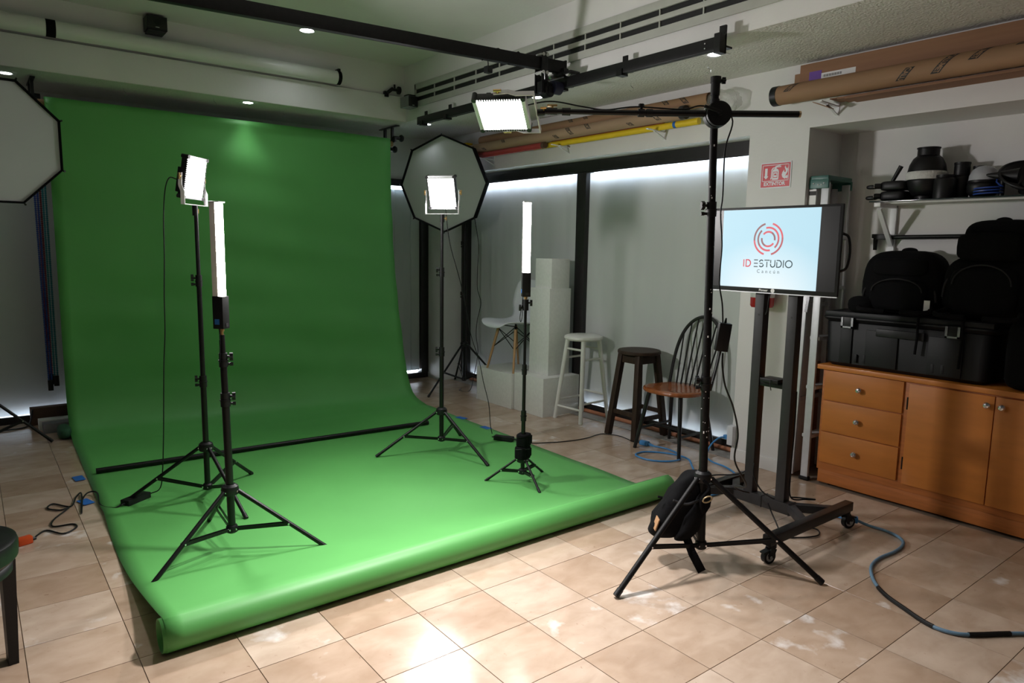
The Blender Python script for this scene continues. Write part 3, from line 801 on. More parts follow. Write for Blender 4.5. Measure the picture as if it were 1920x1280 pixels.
# ---------------- LED panel on a yoke. Root frame: z up the yoke, panel faces local -y before tilting about x
def led_panel(name, label, pivot, yaw_dir, tilt, w=0.198, h=0.225, frame=None, yoke_drop=0.14, group='lit LED panels', watts=None, spread=165):
    t = thing(name, label, 'LED panel', pivot, group=group)
    if frame is None:
        n = Vector((yaw_dir[0], yaw_dir[1], 0)).normalized()
        y = -n; z = Vector((0, 0, 1)); x = y.cross(z)
        frame = Matrix((x, y, z)).transposed()
    t.rotation_euler = frame.to_euler()
    T = Matrix.Rotation(math.radians(tilt), 4, 'X')
    m = MB(None, T); m.box((0, 0.012, 0), (w - 0.012, 0.030, h - 0.012), bev=0.003); m.build('housing', 'black_plastic', t)
    m = MB(None, T); m.box((0, -0.0045, 0), (w - 0.026, 0.003, h - 0.040)); m.build('lit_face', 'led_face', t, smooth=False)
    ad = bpy.data.lights.new('led_lamp', 'AREA'); ad.shape = 'RECTANGLE'; ad.size = w - 0.030; ad.size_y = h - 0.045
    ad.energy = watts or PANEL_W; ad.spread = math.radians(spread); ad.color = (1.0, 0.962, 0.95)
    ao = bpy.data.objects.new('led_lamp', ad); COL.objects.link(ao); ao.parent = t
    ao.matrix_local = T @ Matrix.Translation((0, -0.0075, 0)) @ Matrix.Rotation(-PI / 2, 4, 'X')
    for s in (-1, 1):
        m = MB(None, T); m.box((0, 0.008, s * (h / 2 - 0.010)), (w - 0.03, 0.036, 0.018), bev=0.003); m.build('rail', 'aluminium', t)
        for q in (-1, 1):
            m = MB(None, T); m.cyl((q * (w / 2 - 0.009), -0.011, s * (h / 2 - 0.010)), (q * (w / 2 - 0.009), 0.028, s * (h / 2 - 0.010)), 0.0105, n=14); m.build('corner_cap', 'black_plastic', t)
        # row of cooling teeth along the sides
        m = MB(None, T)
        for k in range(17): m.box((s * (w / 2 - 0.011), -0.006, -h / 2 + 0.030 + k * (h - 0.06) / 16), (0.012, 0.006, 0.005))
        m.build('side_teeth', 'black_plastic', t, smooth=False)
    m = MB(None, T); m.box((0, 0.048, -0.02), (0.10, 0.042, 0.13), bev=0.004); m.build('battery_plate', 'black_plastic', t)
    m = MB(None, T); m.box((0.035, 0.072, 0.06), (0.02, 0.012, 0.02), bev=0.002); m.build('dimmer_knob', 'black_plastic', t)
    m = L(); hw = w / 2 + 0.012
    for s in (-1, 1):
        m.bar((s * hw, 0.012, 0.018), (s * hw, 0.016, -0.045), 0.0035, 0.020, up=(0, 1, 0))
        m.bar((s * hw, 0.016, -0.043), (s * hw, 0.004, -0.075), 0.0035, 0.020, up=(0, 1, 0))
        m.bar((s * hw, 0.004, -0.073), (s * hw, 0.004, -yoke_drop), 0.0035, 0.022, up=(0, 1, 0))
    m.bar((-hw - 0.0017, 0.004, -yoke_drop), (hw + 0.0017, 0.004, -yoke_drop), 0.022, 0.004, up=(0, 0, 1))
    m.build('yoke', 'white_metal', t)
    for s in (-1, 1):
        m = L(); m.cyl((s * hw, 0.012, 0), (s * (hw + 0.012), 0.012, 0), 0.007, n=12)
        m.cyl((s * (hw + 0.012), 0.012, -0.016), (s * (hw + 0.012), 0.012, 0.016), 0.0055, n=10)
        m.build('wing_nut', 'brass', t)
    m = L(); m.cyl((0, 0.004, -yoke_drop - 0.055), (0, 0.004, -yoke_drop - 0.002), 0.0145, n=16); sk = m.build('spigot', 'black_plastic', t)
    m = L(); m.cyl((0.014, 0.004, -yoke_drop - 0.03), (0.028, 0.004, -yoke_drop - 0.03), 0.004, n=8)
    m.cyl((0.028, 0.004, -yoke_drop - 0.042), (0.028, 0.004, -yoke_drop - 0.018), 0.0045, n=8); m.build('lock_screw', 'brass', sk)
    return t

# ---------------- LED wand: square body lit on one side
def led_wand(name, label, base, yaw, zg0, zg1, zt, group='lit LED wands'):
    x, y = base
    t = thing(name, label, 'LED wand', (x, y, zg0), rot=yaw, group=group)
    H = zg1 - zg0; T = zt - zg0; a = 0.026
    m = L(); m.box((0, 0, H / 2), (2 * a - 0.002, 2 * a - 0.002, H), bev=0.003); m.build('grip', 'black_plastic', t)
    m = L(); m.box((0, 0.010, (H + T) / 2), (2 * a - 0.006, 0.028, T - H), bev=0.003); m.build('reflector_body', 'wand_side', t)
    m = L(); m.grid(lambda u, v: Vector(((a - 0.004) * math.cos(PI * u + PI), -0.004 + 0.020 * math.sin(PI * u + PI), H + 0.002 + (T - H - 0.004) * v)), 12, 1); m.build('lit_face', 'wand_face', t)
    m = L(); m.box((0, 0, T + 0.003), (2 * a - 0.002, 2 * a - 0.004, 0.006), bev=0.002); m.build('end_cap', 'aluminium', t)
    m = L(); m.box((-a + 0.0005, 0.004, H * 0.22), (0.002, 0.022, 0.024)); m.build('sticker', 'blue_tape', t, smooth=False)
    m = L(); m.box((0.004, -a, H * 0.12), (0.018, 0.0015, 0.016)); m.build('control_plate', 'grey_metal', t)
    m = L(); m.cyl((0, 0, -0.028), (0, 0, -0.012), 0.0075, n=12); m.cyl((0, 0, -0.012), (0, 0, 0), 0.011, n=12); m.build('spigot', 'brass', t)
    m = L(); m.path([(-0.018, 0, 0.0), (-0.022, -0.006, -0.05), (-0.034, -0.008, -0.12), (-0.028, -0.004, -0.150), (-0.020, -0.002, -0.12), (-0.018, 0, -0.05)], 0.0022, n=6); m.build('wrist_strap', 'black_fabric', t)
    return t

# stand A: rear left, LED panel turned to the right
stA, PA = light_stand('light_stand', 'black light stand with cable behind the front left wand stand', (-0.630, 2.076), [(-1.03, 2.24), (-0.30, 2.357), (-0.553, 1.647)], 0.305, 0.075, (0.67, 1.221), 1.60, (0.0155, 0.013, 0.0105), knob_dir=(-0.95, 0.2, 0))
led_panel('led_light', 'lit LED panel turned right on the tall left stand', (-0.630, 2.076, 1.765), (0.72, -0.69), 10)
# stand B: front left with the wand
stB, PB = light_stand('light_stand', 'black light stand at the front left of the green paper', (-0.725, 1.286), [(-1.124, 1.094), (-0.356, 1.034), (-0.716, 1.729)], 0.306, 0.118, (0.724, 0.905), 1.022, (0.0170, 0.0145, 0.0115), knob_dir=(0.94, -0.33, 0), lean=(-0.012, 0.0))
led_wand('led_wand', 'lit upright LED wand on the front left stand', (-0.738, 1.286), 0.72, 1.050, 1.194, 1.600)
# stand C: middle
stC, PC = light_stand('light_stand', 'black light stand in front of the octagonal softbox', (0.917, 2.083), [(0.494, 2.238), (0.999, 1.642), (1.264, 2.366)], 0.300, 0.105, (0.712, 1.255), 1.62, (0.0155, 0.013, 0.0105), knob_dir=(-0.86, 0.5, 0))
led_panel('led_light', 'lit LED panel facing the room in front of the octagonal softbox', (0.917, 2.083, 1.785), (-0.80, -0.60), 18, w=0.208)
# stand E: small, with the second wand
stE, PE = light_stand('light_stand', 'short black tabletop tripod stand with strapped pouches', (0.992, 1.273), [(0.812, 1.412), (0.951, 1.059), (1.213, 1.343)], 0.155, 0.072, (0.416, 0.700), 1.085, (0.0125, 0.0105, 0.0085), jt=0.5, legr=0.0075, knob_dir=(0.8, -0.6, 0), knobs=False)
led_wand('led_wand', 'lit upright LED wand on the short stand before the white plinths', (0.992, 1.273), -0.53, 1.142, 1.283, 1.689)
m = MB(stE); m.cyl((0.992, 1.273, 1.06), (0.992, 1.273, 1.125), 0.018, n=14); cl = m.build('swivel_clamp', 'black_plastic', stE)
star_knob(stE, cl, (1.006, 1.262, 1.105), (0.79, -0.61, 0)); star_knob(stE, cl, (0.978, 1.284, 1.075), (-0.79, 0.61, 0))
# strapped pouches
for k, (zc, dx, ang, lab) in enumerate(((0.265, 0.010, 0.5, 'upper black padded pouch strapped to the short stand'), (0.190, -0.002, 0.3, 'lower black padded pouch with grey trim on the short stand'))):
    t = thing('weight_pouch', lab, 'pouch', (0.992, 1.273, zc - 0.04), rot=ang, group='pouches on the short stand')
    m = L(); m.blob((dx, 0, 0.042), (0.096, 0.078, 0.078), 0.22, 0.55, nu=24, nv=12); m.build('pouch_body', 'black_fabric', t)
    m = L(); m.path([(dx + 0.050 * math.cos(a), 0.041 * math.sin(a), 0.068 + 0.004 * math.sin(2 * a)) for a in [2 * PI * i / 20 for i in range(20)]], 0.0035, n=6, smooth=2, closed=True)
    m.build('trim_band', 'black_fabric' if k == 0 else 'grey_fabric', t)
    m = L(); m.box((dx + 0.01, -0.040, 0.045), (0.05, 0.004, 0.05), bev=0.002); m.build('flap', 'black_fabric', t)

# ---------------- octagonal softboxes
def octabox(name, label, centre, n, R, depth, ang0, tiltdown, group='octagonal softboxes'):
    t = thing(name, label, 'softbox', centre, group=group)
    n = Vector((n[0], n[1], -math.tan(math.radians(tiltdown)))).normalized()
    y = -n; x = y.cross(Vector((0, 0, 1))).normalized(); z = x.cross(y)
    t.rotation_euler = Matrix((x, y, z)).transposed().to_euler()
    ring = lambda r, d: [V(r * math.sin(ang0 + k * PI / 4), d, r * math.cos(ang0 + k * PI / 4)) for k in range(8)]
    m = L()
    c = m.bm.verts.new((0, 0.004, 0)); A = [m.bm.verts.new(q) for q in ring(R - 0.012, 0.022)]; Bm = [m.bm.verts.new(q) for q in ring(R * 0.5, 0.010)]
    for k in range(8):
        m.face([Bm[k], Bm[(k + 1) % 8], A[(k + 1) % 8], A[k]]); m.face([c, Bm[(k + 1) % 8], Bm[k]])
    m.build('front_diffuser', 'diffuser_cloth', t)
    m = L(); m.loft([[m.bm.verts.new(q) for q in ring(R - 0.013, 0.020)], [m.bm.verts.new(q) for q in ring(R - 0.004, -0.004)], [m.bm.verts.new(q) for q in ring(R, -0.004)], [m.bm.verts.new(q) for q in ring(R + 0.001, 0.035)]], False, False)
    m.build('rim', 'black_fabric', t, smooth=False)
    R0 = [ring(R, 0.03), ring(R * 0.995, 0.085), ring(R * 0.90, depth * 0.45), ring(R * 0.68, depth * 0.70), ring(0.085, depth)]
    for k in range(8):
        m = L(); q = [[m.bm.verts.new(r[k]), m.bm.verts.new(r[(k + 1) % 8])] for r in R0]
        for a, b in zip(q[:-1], q[1:]): m.face([a[0], a[1], b[1], b[0]])
        m.build('shell_panel', 'black_fabric', t, solid=0.002)
    for k in range(8):
        q = ring(R + 0.004, 0.014)[k]
        m = L(); m.cyl(q * 1.0 - V(0, 0.0, 0), q * 1.012 + V(0, -0.012, 0), 0.006, n=8); m.build('rod_tip', 'black_plastic', t)
    m = L(); m.cyl((0, depth - 0.01, 0), (0, depth + 0.03, 0), 0.088, n=24); m.build('speed_ring', 'black_metal', t)
    m = L(); m.cyl((0, depth + 0.03, 0), (0, depth + 0.25, 0), 0.062, n=24); m.build('flash_head', 'black_plastic', t)
    m = L(); m.box((0, depth + 0.13, -0.09), (0.03, 0.05, 0.08), bev=0.004); m.build('tilt_bracket', 'black_plastic', t)
    return t
octabox('octagonal_softbox', 'octagonal softbox with grey diffuser behind the middle LED panel', (2.00, 3.80, 2.020), (-0.858, -0.513), 0.452, 0.30, 0.0, 4)
octabox('octagonal_softbox', 'octagonal softbox cut off by the left picture edge', (-1.452, 3.42, 2.025), (0.05, -1.0), 0.402, 0.30, PI / 8, 0)
light_stand('light_stand', 'black light stand of the octagonal softbox beside the white plinths', (2.315, 3.875), [(1.785, 3.696), (2.60, 3.50), (2.50, 4.32)], 0.46, 0.10, (0.95, 1.45), 1.90, (0.0155, 0.013, 0.0115), knob_dir=(-0.86, 0.5, 0))
light_stand('light_stand', 'black light stand of the left softbox by the back window', (-1.66, 3.84), [(-1.215, 3.885), (-1.92, 4.20), (-1.85, 3.44)], 0.45, 0.08, (0.95, 1.45), 1.92, (0.0155, 0.013, 0.0115), jt=0.6)

o_ = MB().path([(2.36, 3.80, 1.80), (2.375, 3.78, 1.66), (2.40, 3.76, 1.45), (2.385, 3.75, 1.22), (2.385, 3.75, 1.02), (2.42, 3.74, 0.88), (2.37, 3.73, 0.70), (2.36, 3.73, 0.55), (2.39, 3.74, 0.38), (2.36, 3.76, 0.15), (2.28, 3.72, 0.008), (2.20, 3.78, 0.008), (2.26, 3.84, 0.01)], 0.0035, n=8, smooth=7).build('flash_cord', 'black_plastic', at=(2.36, 3.80, 1.80))
tag(o_, 'black cord hanging from the octagonal softbox head behind the plinths', 'cable')
# ---------------- boom stand
bs, PBm = light_stand('boom_stand', 'tall scratched black boom stand with horizontal arm in front of the television', (0.935, -0.095), [(0.407, -0.074), (1.217, -0.522), (1.205, 0.345)], 0.425, 0.105, (0.845, 1.60), 2.07, (0.0190, 0.0175, 0.0160), jt=0.60, lean=(-0.0165, 0.0135), matn='black_paint_worn', legr=0.0125, knob_dir=(-0.79, 0.61, 0), group='boom stand')
top = PBm(2.07)
m = MB(bs); m.cyl(top, top + V(0, 0, 0.05), 0.019, n=16); m.cyl(top + V(0, 0, 0.05), top + V(0, 0, 0.075), 0.022, n=16)
hd = m.build('stand_head', 'black_plastic', bs)
star_knob(bs, hd, top + V(0.014, -0.011, 0.06), (0.79, -0.61, 0.0), 0.012)
m = MB(bs); m.cyl(PBm(2.04) , PBm(2.055), 0.020, n=16); m.build('lower_ring', 'black_plastic', bs)
# worn paint specks on the column
for k in range(26):
    z = 0.5 + 1.5 * RNG.random(); a = RNG.uniform(-1.2, 1.2) - PI / 2 - 0.66
    r = (0.019 if z < 0.845 else 0.0175 if z < 1.6 else 0.016) + 0.0002
    q = PBm(z) + V(math.cos(a) * r, math.sin(a) * r, 0)
    s_ = RNG.uniform(0.002, 0.005)
    MB(bs).box(q, (s_, s_, s_ * RNG.uniform(1, 2.4)), rot=Matrix.Rotation(a, 3, 'Z'), bev=0.0008).build('paint_chip', 'label_white', bs)
piv = PBm(1.985)
right = V(0.789, -0.614, 0.0)
arm = bs
ax = piv + V(-0.02, -0.03, 0.0)
e0, e1 = ax - right * 0.665, ax + right * 0.335
e0.z = 1.988; e1.z = 1.993
mid = ax - right * 0.30; mid.z = 1.988
MB(arm).cyl(mid, e1, 0.0135, n=16).build('boom_tube', 'black_metal', arm)
MB(arm).cyl(e0, mid, 0.0105, n=16).build('boom_inner_tube', 'black_metal', arm)
MB(arm).cyl(e1, e1 + right * 0.008, 0.0138, n=16).build('end_plug', 'gold_ring', arm)
m = MB(arm); m.cyl(mid - right * 0.03, mid - right * 0.004, 0.0165, n=16); m.cyl(mid + right * 0.004, mid + right * 0.03, 0.0165, n=16)
ck = m.build('arm_collar', 'black_plastic', arm); star_knob(arm, ck, mid - right * 0.017 + V(0, 0, 0.014), (0, 0, 1), 0.010)
fw = V(-0.614, -0.789, 0)
m = MB(arm); m.cyl(piv + fw * 0.055, piv + fw * 0.075, 0.050, n=30); m.build('clamp_disc', 'black_plastic', arm)
m = MB(arm); m.cyl(piv + fw * 0.012 + right * 0.0, piv + fw * 0.050, 0.052, n=30); m.build('rear_clamp_disc', 'black_plastic', arm)
m = MB(arm); m.cyl(piv + fw * 0.075, piv + fw * 0.095, 0.010, n=12); m.bar(piv + fw * 0.10 + V(0, 0, 0.0), piv + fw * 0.10 - right * 0.07 + V(0, 0, 0.022), 0.012, 0.012, bev=0.003); m.build('clamp_lever', 'black_plastic', arm)
m = MB(arm); m.cyl(e0, e0 - right * 0.05, 0.015, n=14); m.cyl(e0 + right * 0.02, e0 + right * 0.055, 0.016, n=14); m.build('spigot_socket', 'black_metal', arm)
m = MB(arm); m.cyl(e0 - right * 0.02 + V(0, 0, 0.012), e0 - right * 0.02 + V(0, 0, 0.022), 0.005, n=8); m.bar(e0 - right * 0.042 + V(0, 0, 0.024), e0 + right * 0.0 + V(0, 0, 0.024), 0.010, 0.008, bev=0.002); m.build('wing_screw', 'brass', arm)
# boom LED panel: yoke frame z axis points away from the stand along -right ... spigot towards the arm
nrm = ((V(-0.614, -0.789, 0) * math.cos(0.20) - right * math.sin(0.20)) * math.cos(math.radians(60)) + V(0, 0, -1) * math.sin(math.radians(60))).normalized()
zax = -right.copy()
zax = V(0, 0, 1).cross(nrm).normalized(); zax = zax if zax.dot(right) < 0 else -zax      # local -y = panel normal
yax = -nrm; xax = yax.cross(zax)
bp = led_panel('led_light', 'lit LED panel hanging from the boom arm under the rails', e0 + zax * 0.232 + V(0, 0, -0.006), (0, 0), 0, frame=Matrix((xax, yax, zax)).transposed(), w=0.205, h=0.225, yoke_drop=0.148, watts=BOOM_W, spread=125)

# ================================================================== CABLES AND ADAPTERS
def adapter(name, label, loc, rot, dims=(0.058, 0.155, 0.036)):
    t = thing(name, label, 'power adapter', loc, rot=rot, group='power adapters')
    m = L(); m.box((0, 0, 0), dims, bev=0.005); m.build('adapter_body', 'black_plastic', t)
    for s in (-1, 1):
        m = L(); m.cyl((0, s * dims[1] / 2, 0), (0, s * (dims[1] / 2 + 0.022), 0), 0.006, 0.0035, n=10); m.build('strain_relief', 'black_plastic', t)
    return t
def cord(name, label, pts, r=0.0032, matn='black_plastic', smooth=7, cat='cable'):
    o = MB().path(pts, r, n=8, smooth=smooth).build(name, matn, at=pts[0])
    return tag(o, label, cat)
adapter('power_adapter', 'black power adapter on the green paper under the left stand leg', (-0.965, 2.235, 0.0245), -0.95)
cord('lamp_cord', 'thin black cord dropping from the left LED panel to its adapter', [(-0.700, 2.150, 1.76), (-0.735, 2.16, 1.765), (-0.758, 2.16, 1.70), (-0.770, 2.17, 1.55), (-0.775, 2.17, 1.35), (-0.785, 2.17, 1.15), (-0.790, 2.17, 0.95), (-0.803, 2.17, 0.78), (-0.815, 2.17, 0.55), (-0.823, 2.18, 0.35), (-0.835, 2.19, 0.16), (-0.850, 2.20, 0.07), (-0.885, 2.275, 0.026)], 0.0030)
cord('mains_cord', 'black mains cord looping from the left adapter to an orange plug', [(-1.045, 2.185, 0.022), (-1.08, 2.19, 0.012), (-1.13, 2.28, 0.012), (-1.12, 2.48, 0.020), (-1.16, 2.52, 0.016), (-1.20, 2.42, 0.008), (-1.225, 2.22, 0.006), (-1.20, 2.42, 0.010), (-1.19, 2.56, 0.010), (-1.22, 2.50, 0.008), (-1.26, 2.36, 0.007), (-1.33, 2.46, 0.006), (-1.36, 2.40, 0.006), (-1.31, 2.33, 0.007), (-1.27, 2.33, 0.012), (-1.35, 2.20, 0.006), (-1.36, 2.10, 0.006), (-1.28, 2.08, 0.006), (-1.27, 2.02, 0.006), (-1.33, 1.97, 0.006), (-1.39, 2.06, 0.006), (-1.43, 2.02, 0.007), (-1.45, 1.965, 0.009)], 0.0042)
oc = thing('plug_socket', 'orange cable socket on the tiles beside the black stool', 'socket', (-1.485, 1.945, 0.0))
MB(oc).box((-1.487, 1.948, 0.018), (0.06, 0.042, 0.034), rot=Matrix.Rotation(0.3, 3, 'Z'), bev=0.005).build('socket_body', 'orange_plug', oc)
MB(oc).cyl((-1.460, 1.958, 0.016), (-1.440, 1.962, 0.012), 0.010, 0.006, n=10).build('plug_end', 'black_plastic', oc)
adapter('power_adapter', 'black power adapter at the right paper edge by the short stand', (1.455, 2.07, 0.0245), 0.55, (0.05, 0.15, 0.034))
cord('lamp_cord', 'thin black cord from the middle LED panel down to the paper edge adapter', [(0.985, 2.16, 1.76), (1.00, 2.165, 1.66), (1.03, 2.16, 1.45), (1.10, 2.14, 1.20), (1.16, 2.14, 0.98), (1.20, 2.14, 0.80), (1.27, 2.14, 0.62), (1.32, 2.15, 0.45), (1.37, 2.15, 0.28), (1.395, 2.16, 0.12), (1.408, 2.155, 0.045)], 0.0028)
cord('mains_cord', 'black mains cord across the tiles from the paper edge to the blue connector', [(1.498, 1.995, 0.022), (1.56, 1.92, 0.006), (1.72, 1.83, 0.005), (1.88, 1.78, 0.005), (2.02, 1.77, 0.005), (2.14, 1.79, 0.005), (2.22, 1.78, 0.005), (2.27, 1.66, 0.005), (2.235, 1.50, 0.007), (2.235, 1.435, 0.012)], 0.0036)
bc = thing('cable_connector', 'blue cable connector on the tiles by the wooden chair legs', 'connector', (2.245, 1.39, 0))
MB(bc).box((2.245, 1.395, 0.018), (0.036, 0.07, 0.032), rot=Matrix.Rotation(0.2, 3, 'Z'), bev=0.006).build('socket_body', 'blue_cord', bc)
MB(bc).cyl((2.253, 1.36, 0.016), (2.262, 1.32, 0.010), 0.013, 0.007, n=10).build('strain_relief', 'blue_cord', bc)
cord('extension_cord', 'bright blue extension cord looping across the tiles behind the boom stand', [(2.262, 1.32, 0.009), (2.29, 1.24, 0.007), (2.27, 1.12, 0.007), (2.19, 1.02, 0.007), (2.10, 0.99, 0.012), (2.02, 1.05, 0.007), (1.97, 1.14, 0.007), (1.99, 1.25, 0.007), (2.09, 1.27, 0.007), (2.18, 1.19, 0.007), (2.22, 1.08, 0.010), (2.21, 0.97, 0.009), (2.12, 0.87, 0.007), (2.00, 0.76, 0.007), (1.86, 0.68, 0.007), (1.72, 0.62, 0.007), (1.66, 0.52, 0.007), (1.72, 0.44, 0.007), (1.86, 0.44, 0.008), (1.97, 0.50, 0.007)], 0.0062, 'blue_cord')
cord('extension_cord', 'bright blue cord from the wall outlet past the wooden chair to the stand', [(2.45, 0.84, 0.155), (2.41, 0.87, 0.15), (2.36, 0.90, 0.10), (2.32, 0.90, 0.030), (2.30, 0.84, 0.008), (2.28, 0.72, 0.007), (2.20, 0.58, 0.007), (2.10, 0.46, 0.007), (1.98, 0.36, 0.008), (1.88, 0.28, 0.008), (1.84, 0.16, 0.010), (1.92, 0.02, 0.008), (2.0, -0.10, 0.007), (2.02, -0.20, 0.012), (1.99, -0.265, 0.030)], 0.0058, 'blue_cord')
ob_ = thing('wall_outlet', 'white wall outlet box at the foot of the pier', 'outlet', (2.46, 0.83, 0.16))
MB(ob_).bb(2.43, 2.474, 0.78, 0.825, 0.11, 0.245, bev=0.006).build('outlet_body', 'white_plastic', ob_)
MB(ob_).box((2.452, 0.842, 0.157), (0.028, 0.036, 0.028), bev=0.004).build('blue_plug', 'blue_cord', ob_)
# dusty blue mains cable in the right foreground with taped joints
fc = thing('floor_cable', 'dusty blue floor cable with black taped joints in the right foreground', 'cable', (1.5, -0.7, 0))
P_ = catmull([(2.005, -0.285, 0.030), (2.03, -0.34, 0.012), (2.04, -0.42, 0.009), (2.01, -0.50, 0.009), (1.94, -0.55, 0.009), (1.82, -0.565, 0.009), (1.68, -0.555, 0.009), (1.57, -0.57, 0.009), (1.48, -0.61, 0.009), (1.40, -0.665, 0.009), (1.33, -0.74, 0.009), (1.275, -0.84, 0.009), (1.235, -0.92, 0.009), (1.222, -0.985, 0.009), (1.245, -1.045, 0.009), (1.30, -1.09, 0.009), (1.37, -1.135, 0.009), (1.45, -1.192, 0.009), (1.55, -1.28, 0.009)], 6)
MB(fc).path(P_, 0.0075, n=10, smooth=0).build('cable_sheath', 'blue_cord_dusty', fc)
MB(fc).path(P_[56:77], 0.0092, n=10, smooth=0).build('tape_joint', 'black_plastic', fc)
MB(fc).path(P_[87:100], 0.0095, n=10, smooth=0).build('tape_joint', 'black_plastic', fc)
MB(fc).box((1.992, -0.272, 0.034), (0.032, 0.05, 0.032), rot=Matrix.Rotation(0.5, 3, 'Z'), bev=0.005).build('cable_connector', 'blue_cord', fc)
# boom lamp feed
q0 = e0 - right * 0.06
cord('lamp_cord', 'black cord draped along the boom arm and down the tall stand', [e0 - right * 0.14 + V(0, 0.02, 0.02), e0 - right * 0.03 + V(0.0, 0.0, 0.040), e0 + right * 0.10 + V(0, 0, 0.022), e0 + right * 0.20 + V(0, 0, 0.010), mid + right * (-0.04) + V(0, 0, 0.024), mid + right * 0.15 + V(0, 0, 0.017), ax + V(0, 0, 0.035) - right * 0.06, ax + right * 0.06 + V(0, 0, -0.01), PBm(1.85) + right * 0.050, PBm(1.66) + right * 0.046, PBm(1.58) + right * 0.040, PBm(1.45) + right * 0.050, PBm(1.30) + right * 0.044, PBm(1.20) + right * 0.060, PBm(1.116) + right * 0.066], 0.0032)
adapter('power_adapter', 'black power adapter hanging on its cord beside the tall boom stand', PBm(1.055) + right * 0.068, Euler((PI / 2 + 0.05, 0.10, -0.66)), (0.055, 0.125, 0.035))
cord('mains_cord', 'black mains cord from the hanging adapter down to the television stand base', [PBm(0.985) + right * 0.070, PBm(0.93) + right * 0.070, PBm(0.84) + right * 0.085, PBm(0.74) + right * 0.125, PBm(0.62) + right * 0.150, PBm(0.50) + right * 0.140, V(1.16, -0.16, 0.36), V(1.25, -0.06, 0.30), V(1.40, 0.06, 0.24), V(1.52, 0.11, 0.18), V(1.60, 0.10, 0.152)], 0.0040)
# ================================================================== PLINTHS, CHAIRS AND STOOLS
def plinth(name, label, x0, x1, y0, y1, z0, z1, cat='plinth'):
    o = MB().bb(x0, x1, y0, y1, z0, z1, bev=0.003).build(name, 'white_board', at=((x0 + x1) / 2, (y0 + y1) / 2, z0))
    return tag(o, label, cat, 'white display plinths')
plinth('display_plinth', 'low white plinth carrying the tall plinth', 2.165, 2.58, 2.46, 2.855, 0, 0.335)
plinth('display_plinth', 'low white plinth carrying the moulded chair', 2.140, 2.58, 2.865, 3.40, 0, 0.315)
plinth('display_plinth', 'tall white plinth standing on a low one', 2.292, 2.535, 2.548, 2.808, 0.335, 1.088)
plinth('display_cube', 'white cube on top of the tall plinth', 2.318, 2.525, 2.560, 2.775, 1.088, 1.342, 'cube')

# moulded plastic chair: local forward +x
ec = thing('moulded_chair', 'white moulded plastic chair with beech legs standing on a low plinth', 'chair', (2.362, 3.085, 0.315), rot=PI + 0.03)
pf = [(0.285, 0.402, 0.135), (0.275, 0.425, 0.17), (0.235, 0.442, 0.205), (0.14, 0.440, 0.232), (0.03, 0.428, 0.238), (-0.07, 0.428, 0.236), (-0.135, 0.45, 0.233), (-0.172, 0.505, 0.229), (-0.190, 0.58, 0.226), (-0.203, 0.66, 0.220), (-0.214, 0.74, 0.205), (-0.222, 0.795, 0.175), (-0.226, 0.82, 0.12)]
pc = catmull([(a, b, c) for a, b, c in pf], 3)
def shell(u, v):
    k = min(int(v * (len(pc) - 1) + 0.5), len(pc) - 1); a, z, hw = pc[k]
    s = 2 * u - 1
    back = min(1, max(0, (z - 0.44) / 0.15))
    return Vector((a + back * 0.055 * abs(s) ** 2.5, s * hw, z + (1 - back) * 0.022 * abs(s) ** 3))
m = L(); m.grid(shell, 16, len(pc) - 1); m.build('seat_shell', 'white_plastic', ec, solid=0.008, angle=80)
for sx in (-1, 1):
    for sy in (-1, 1):
        tpt = V(0.10 * sx + 0.01, 0.12 * sy, 0.405); bt = V(0.19 * sx, 0.19 * sy, 0.0)
        m = L(); m.cyl(bt, bt.lerp(tpt, 0.95), 0.0095, 0.0145, n=12); lg = m.build('leg', 'beech', ec)
        m = L(); m.cyl(bt.lerp(tpt, 0.93), tpt + V(0, 0, 0.01), 0.010, n=10); m.build('leg_bolt', 'black_metal', lg)
for (a, b) in (((1, 1), (1, -1)), ((-1, 1), (-1, -1)), ((1, 1), (-1, 1)), ((1, -1), (-1, -1))):
    f = lambda s, t: V(0.19 * s[0], 0.19 * s[1], 0).lerp(V(0.10 * s[0] + 0.01, 0.12 * s[1], 0.405), t)
    m = L(); m.cyl(f(a, 0.50), f(b, 0.93), 0.004, n=8); m.cyl(f(b, 0.50), f(a, 0.93), 0.004, n=8); m.build('cross_brace', 'black_metal', ec)
m = L(); m.bar((-0.11, -0.12, 0.412), (-0.11, 0.12, 0.412), 0.02, 0.006); m.bar((0.12, -0.12, 0.412), (0.12, 0.12, 0.412), 0.02, 0.006); m.build('under_frame', 'black_metal', ec)

# white round stool
ws = thing('bar_stool', 'white painted round bar stool beside the low plinth', 'stool', (2.436, 2.270, 0), rot=0.05)
m = L(); m.lathe([(0.10, 0.672), (0.150, 0.676), (0.163, 0.690), (0.160, 0.705), (0.140, 0.715), (0.001, 0.717)], n=32, cap=True); m.build('seat', 'white_gloss', ws)
wl = {}
for sx in (-1, 1):
    for sy in (-1, 1):
        a, b = V(0.168 * sx, 0.150 * sy, 0.0), V(0.095 * sx, 0.090 * sy, 0.675)
        wl[(sx, sy)] = (a, b); m = L(); m.cyl(a, b, 0.0165, 0.0195, n=14); m.build('leg', 'white_gloss', ws)
for a, b, zs in (((-1, -1), (1, -1), (0.52, 0.16)), ((-1, 1), (1, 1), (0.52, 0.16)), ((-1, -1), (-1, 1), (0.60, 0.11)), ((1, -1), (1, 1), (0.60, 0.21))):
    for z in zs:
        f = lambda s: wl[s][0].lerp(wl[s][1], z / 0.675)
        m = L(); m.cyl(f(a), f(b), 0.009, n=10); m.build('rung', 'white_gloss', ws)

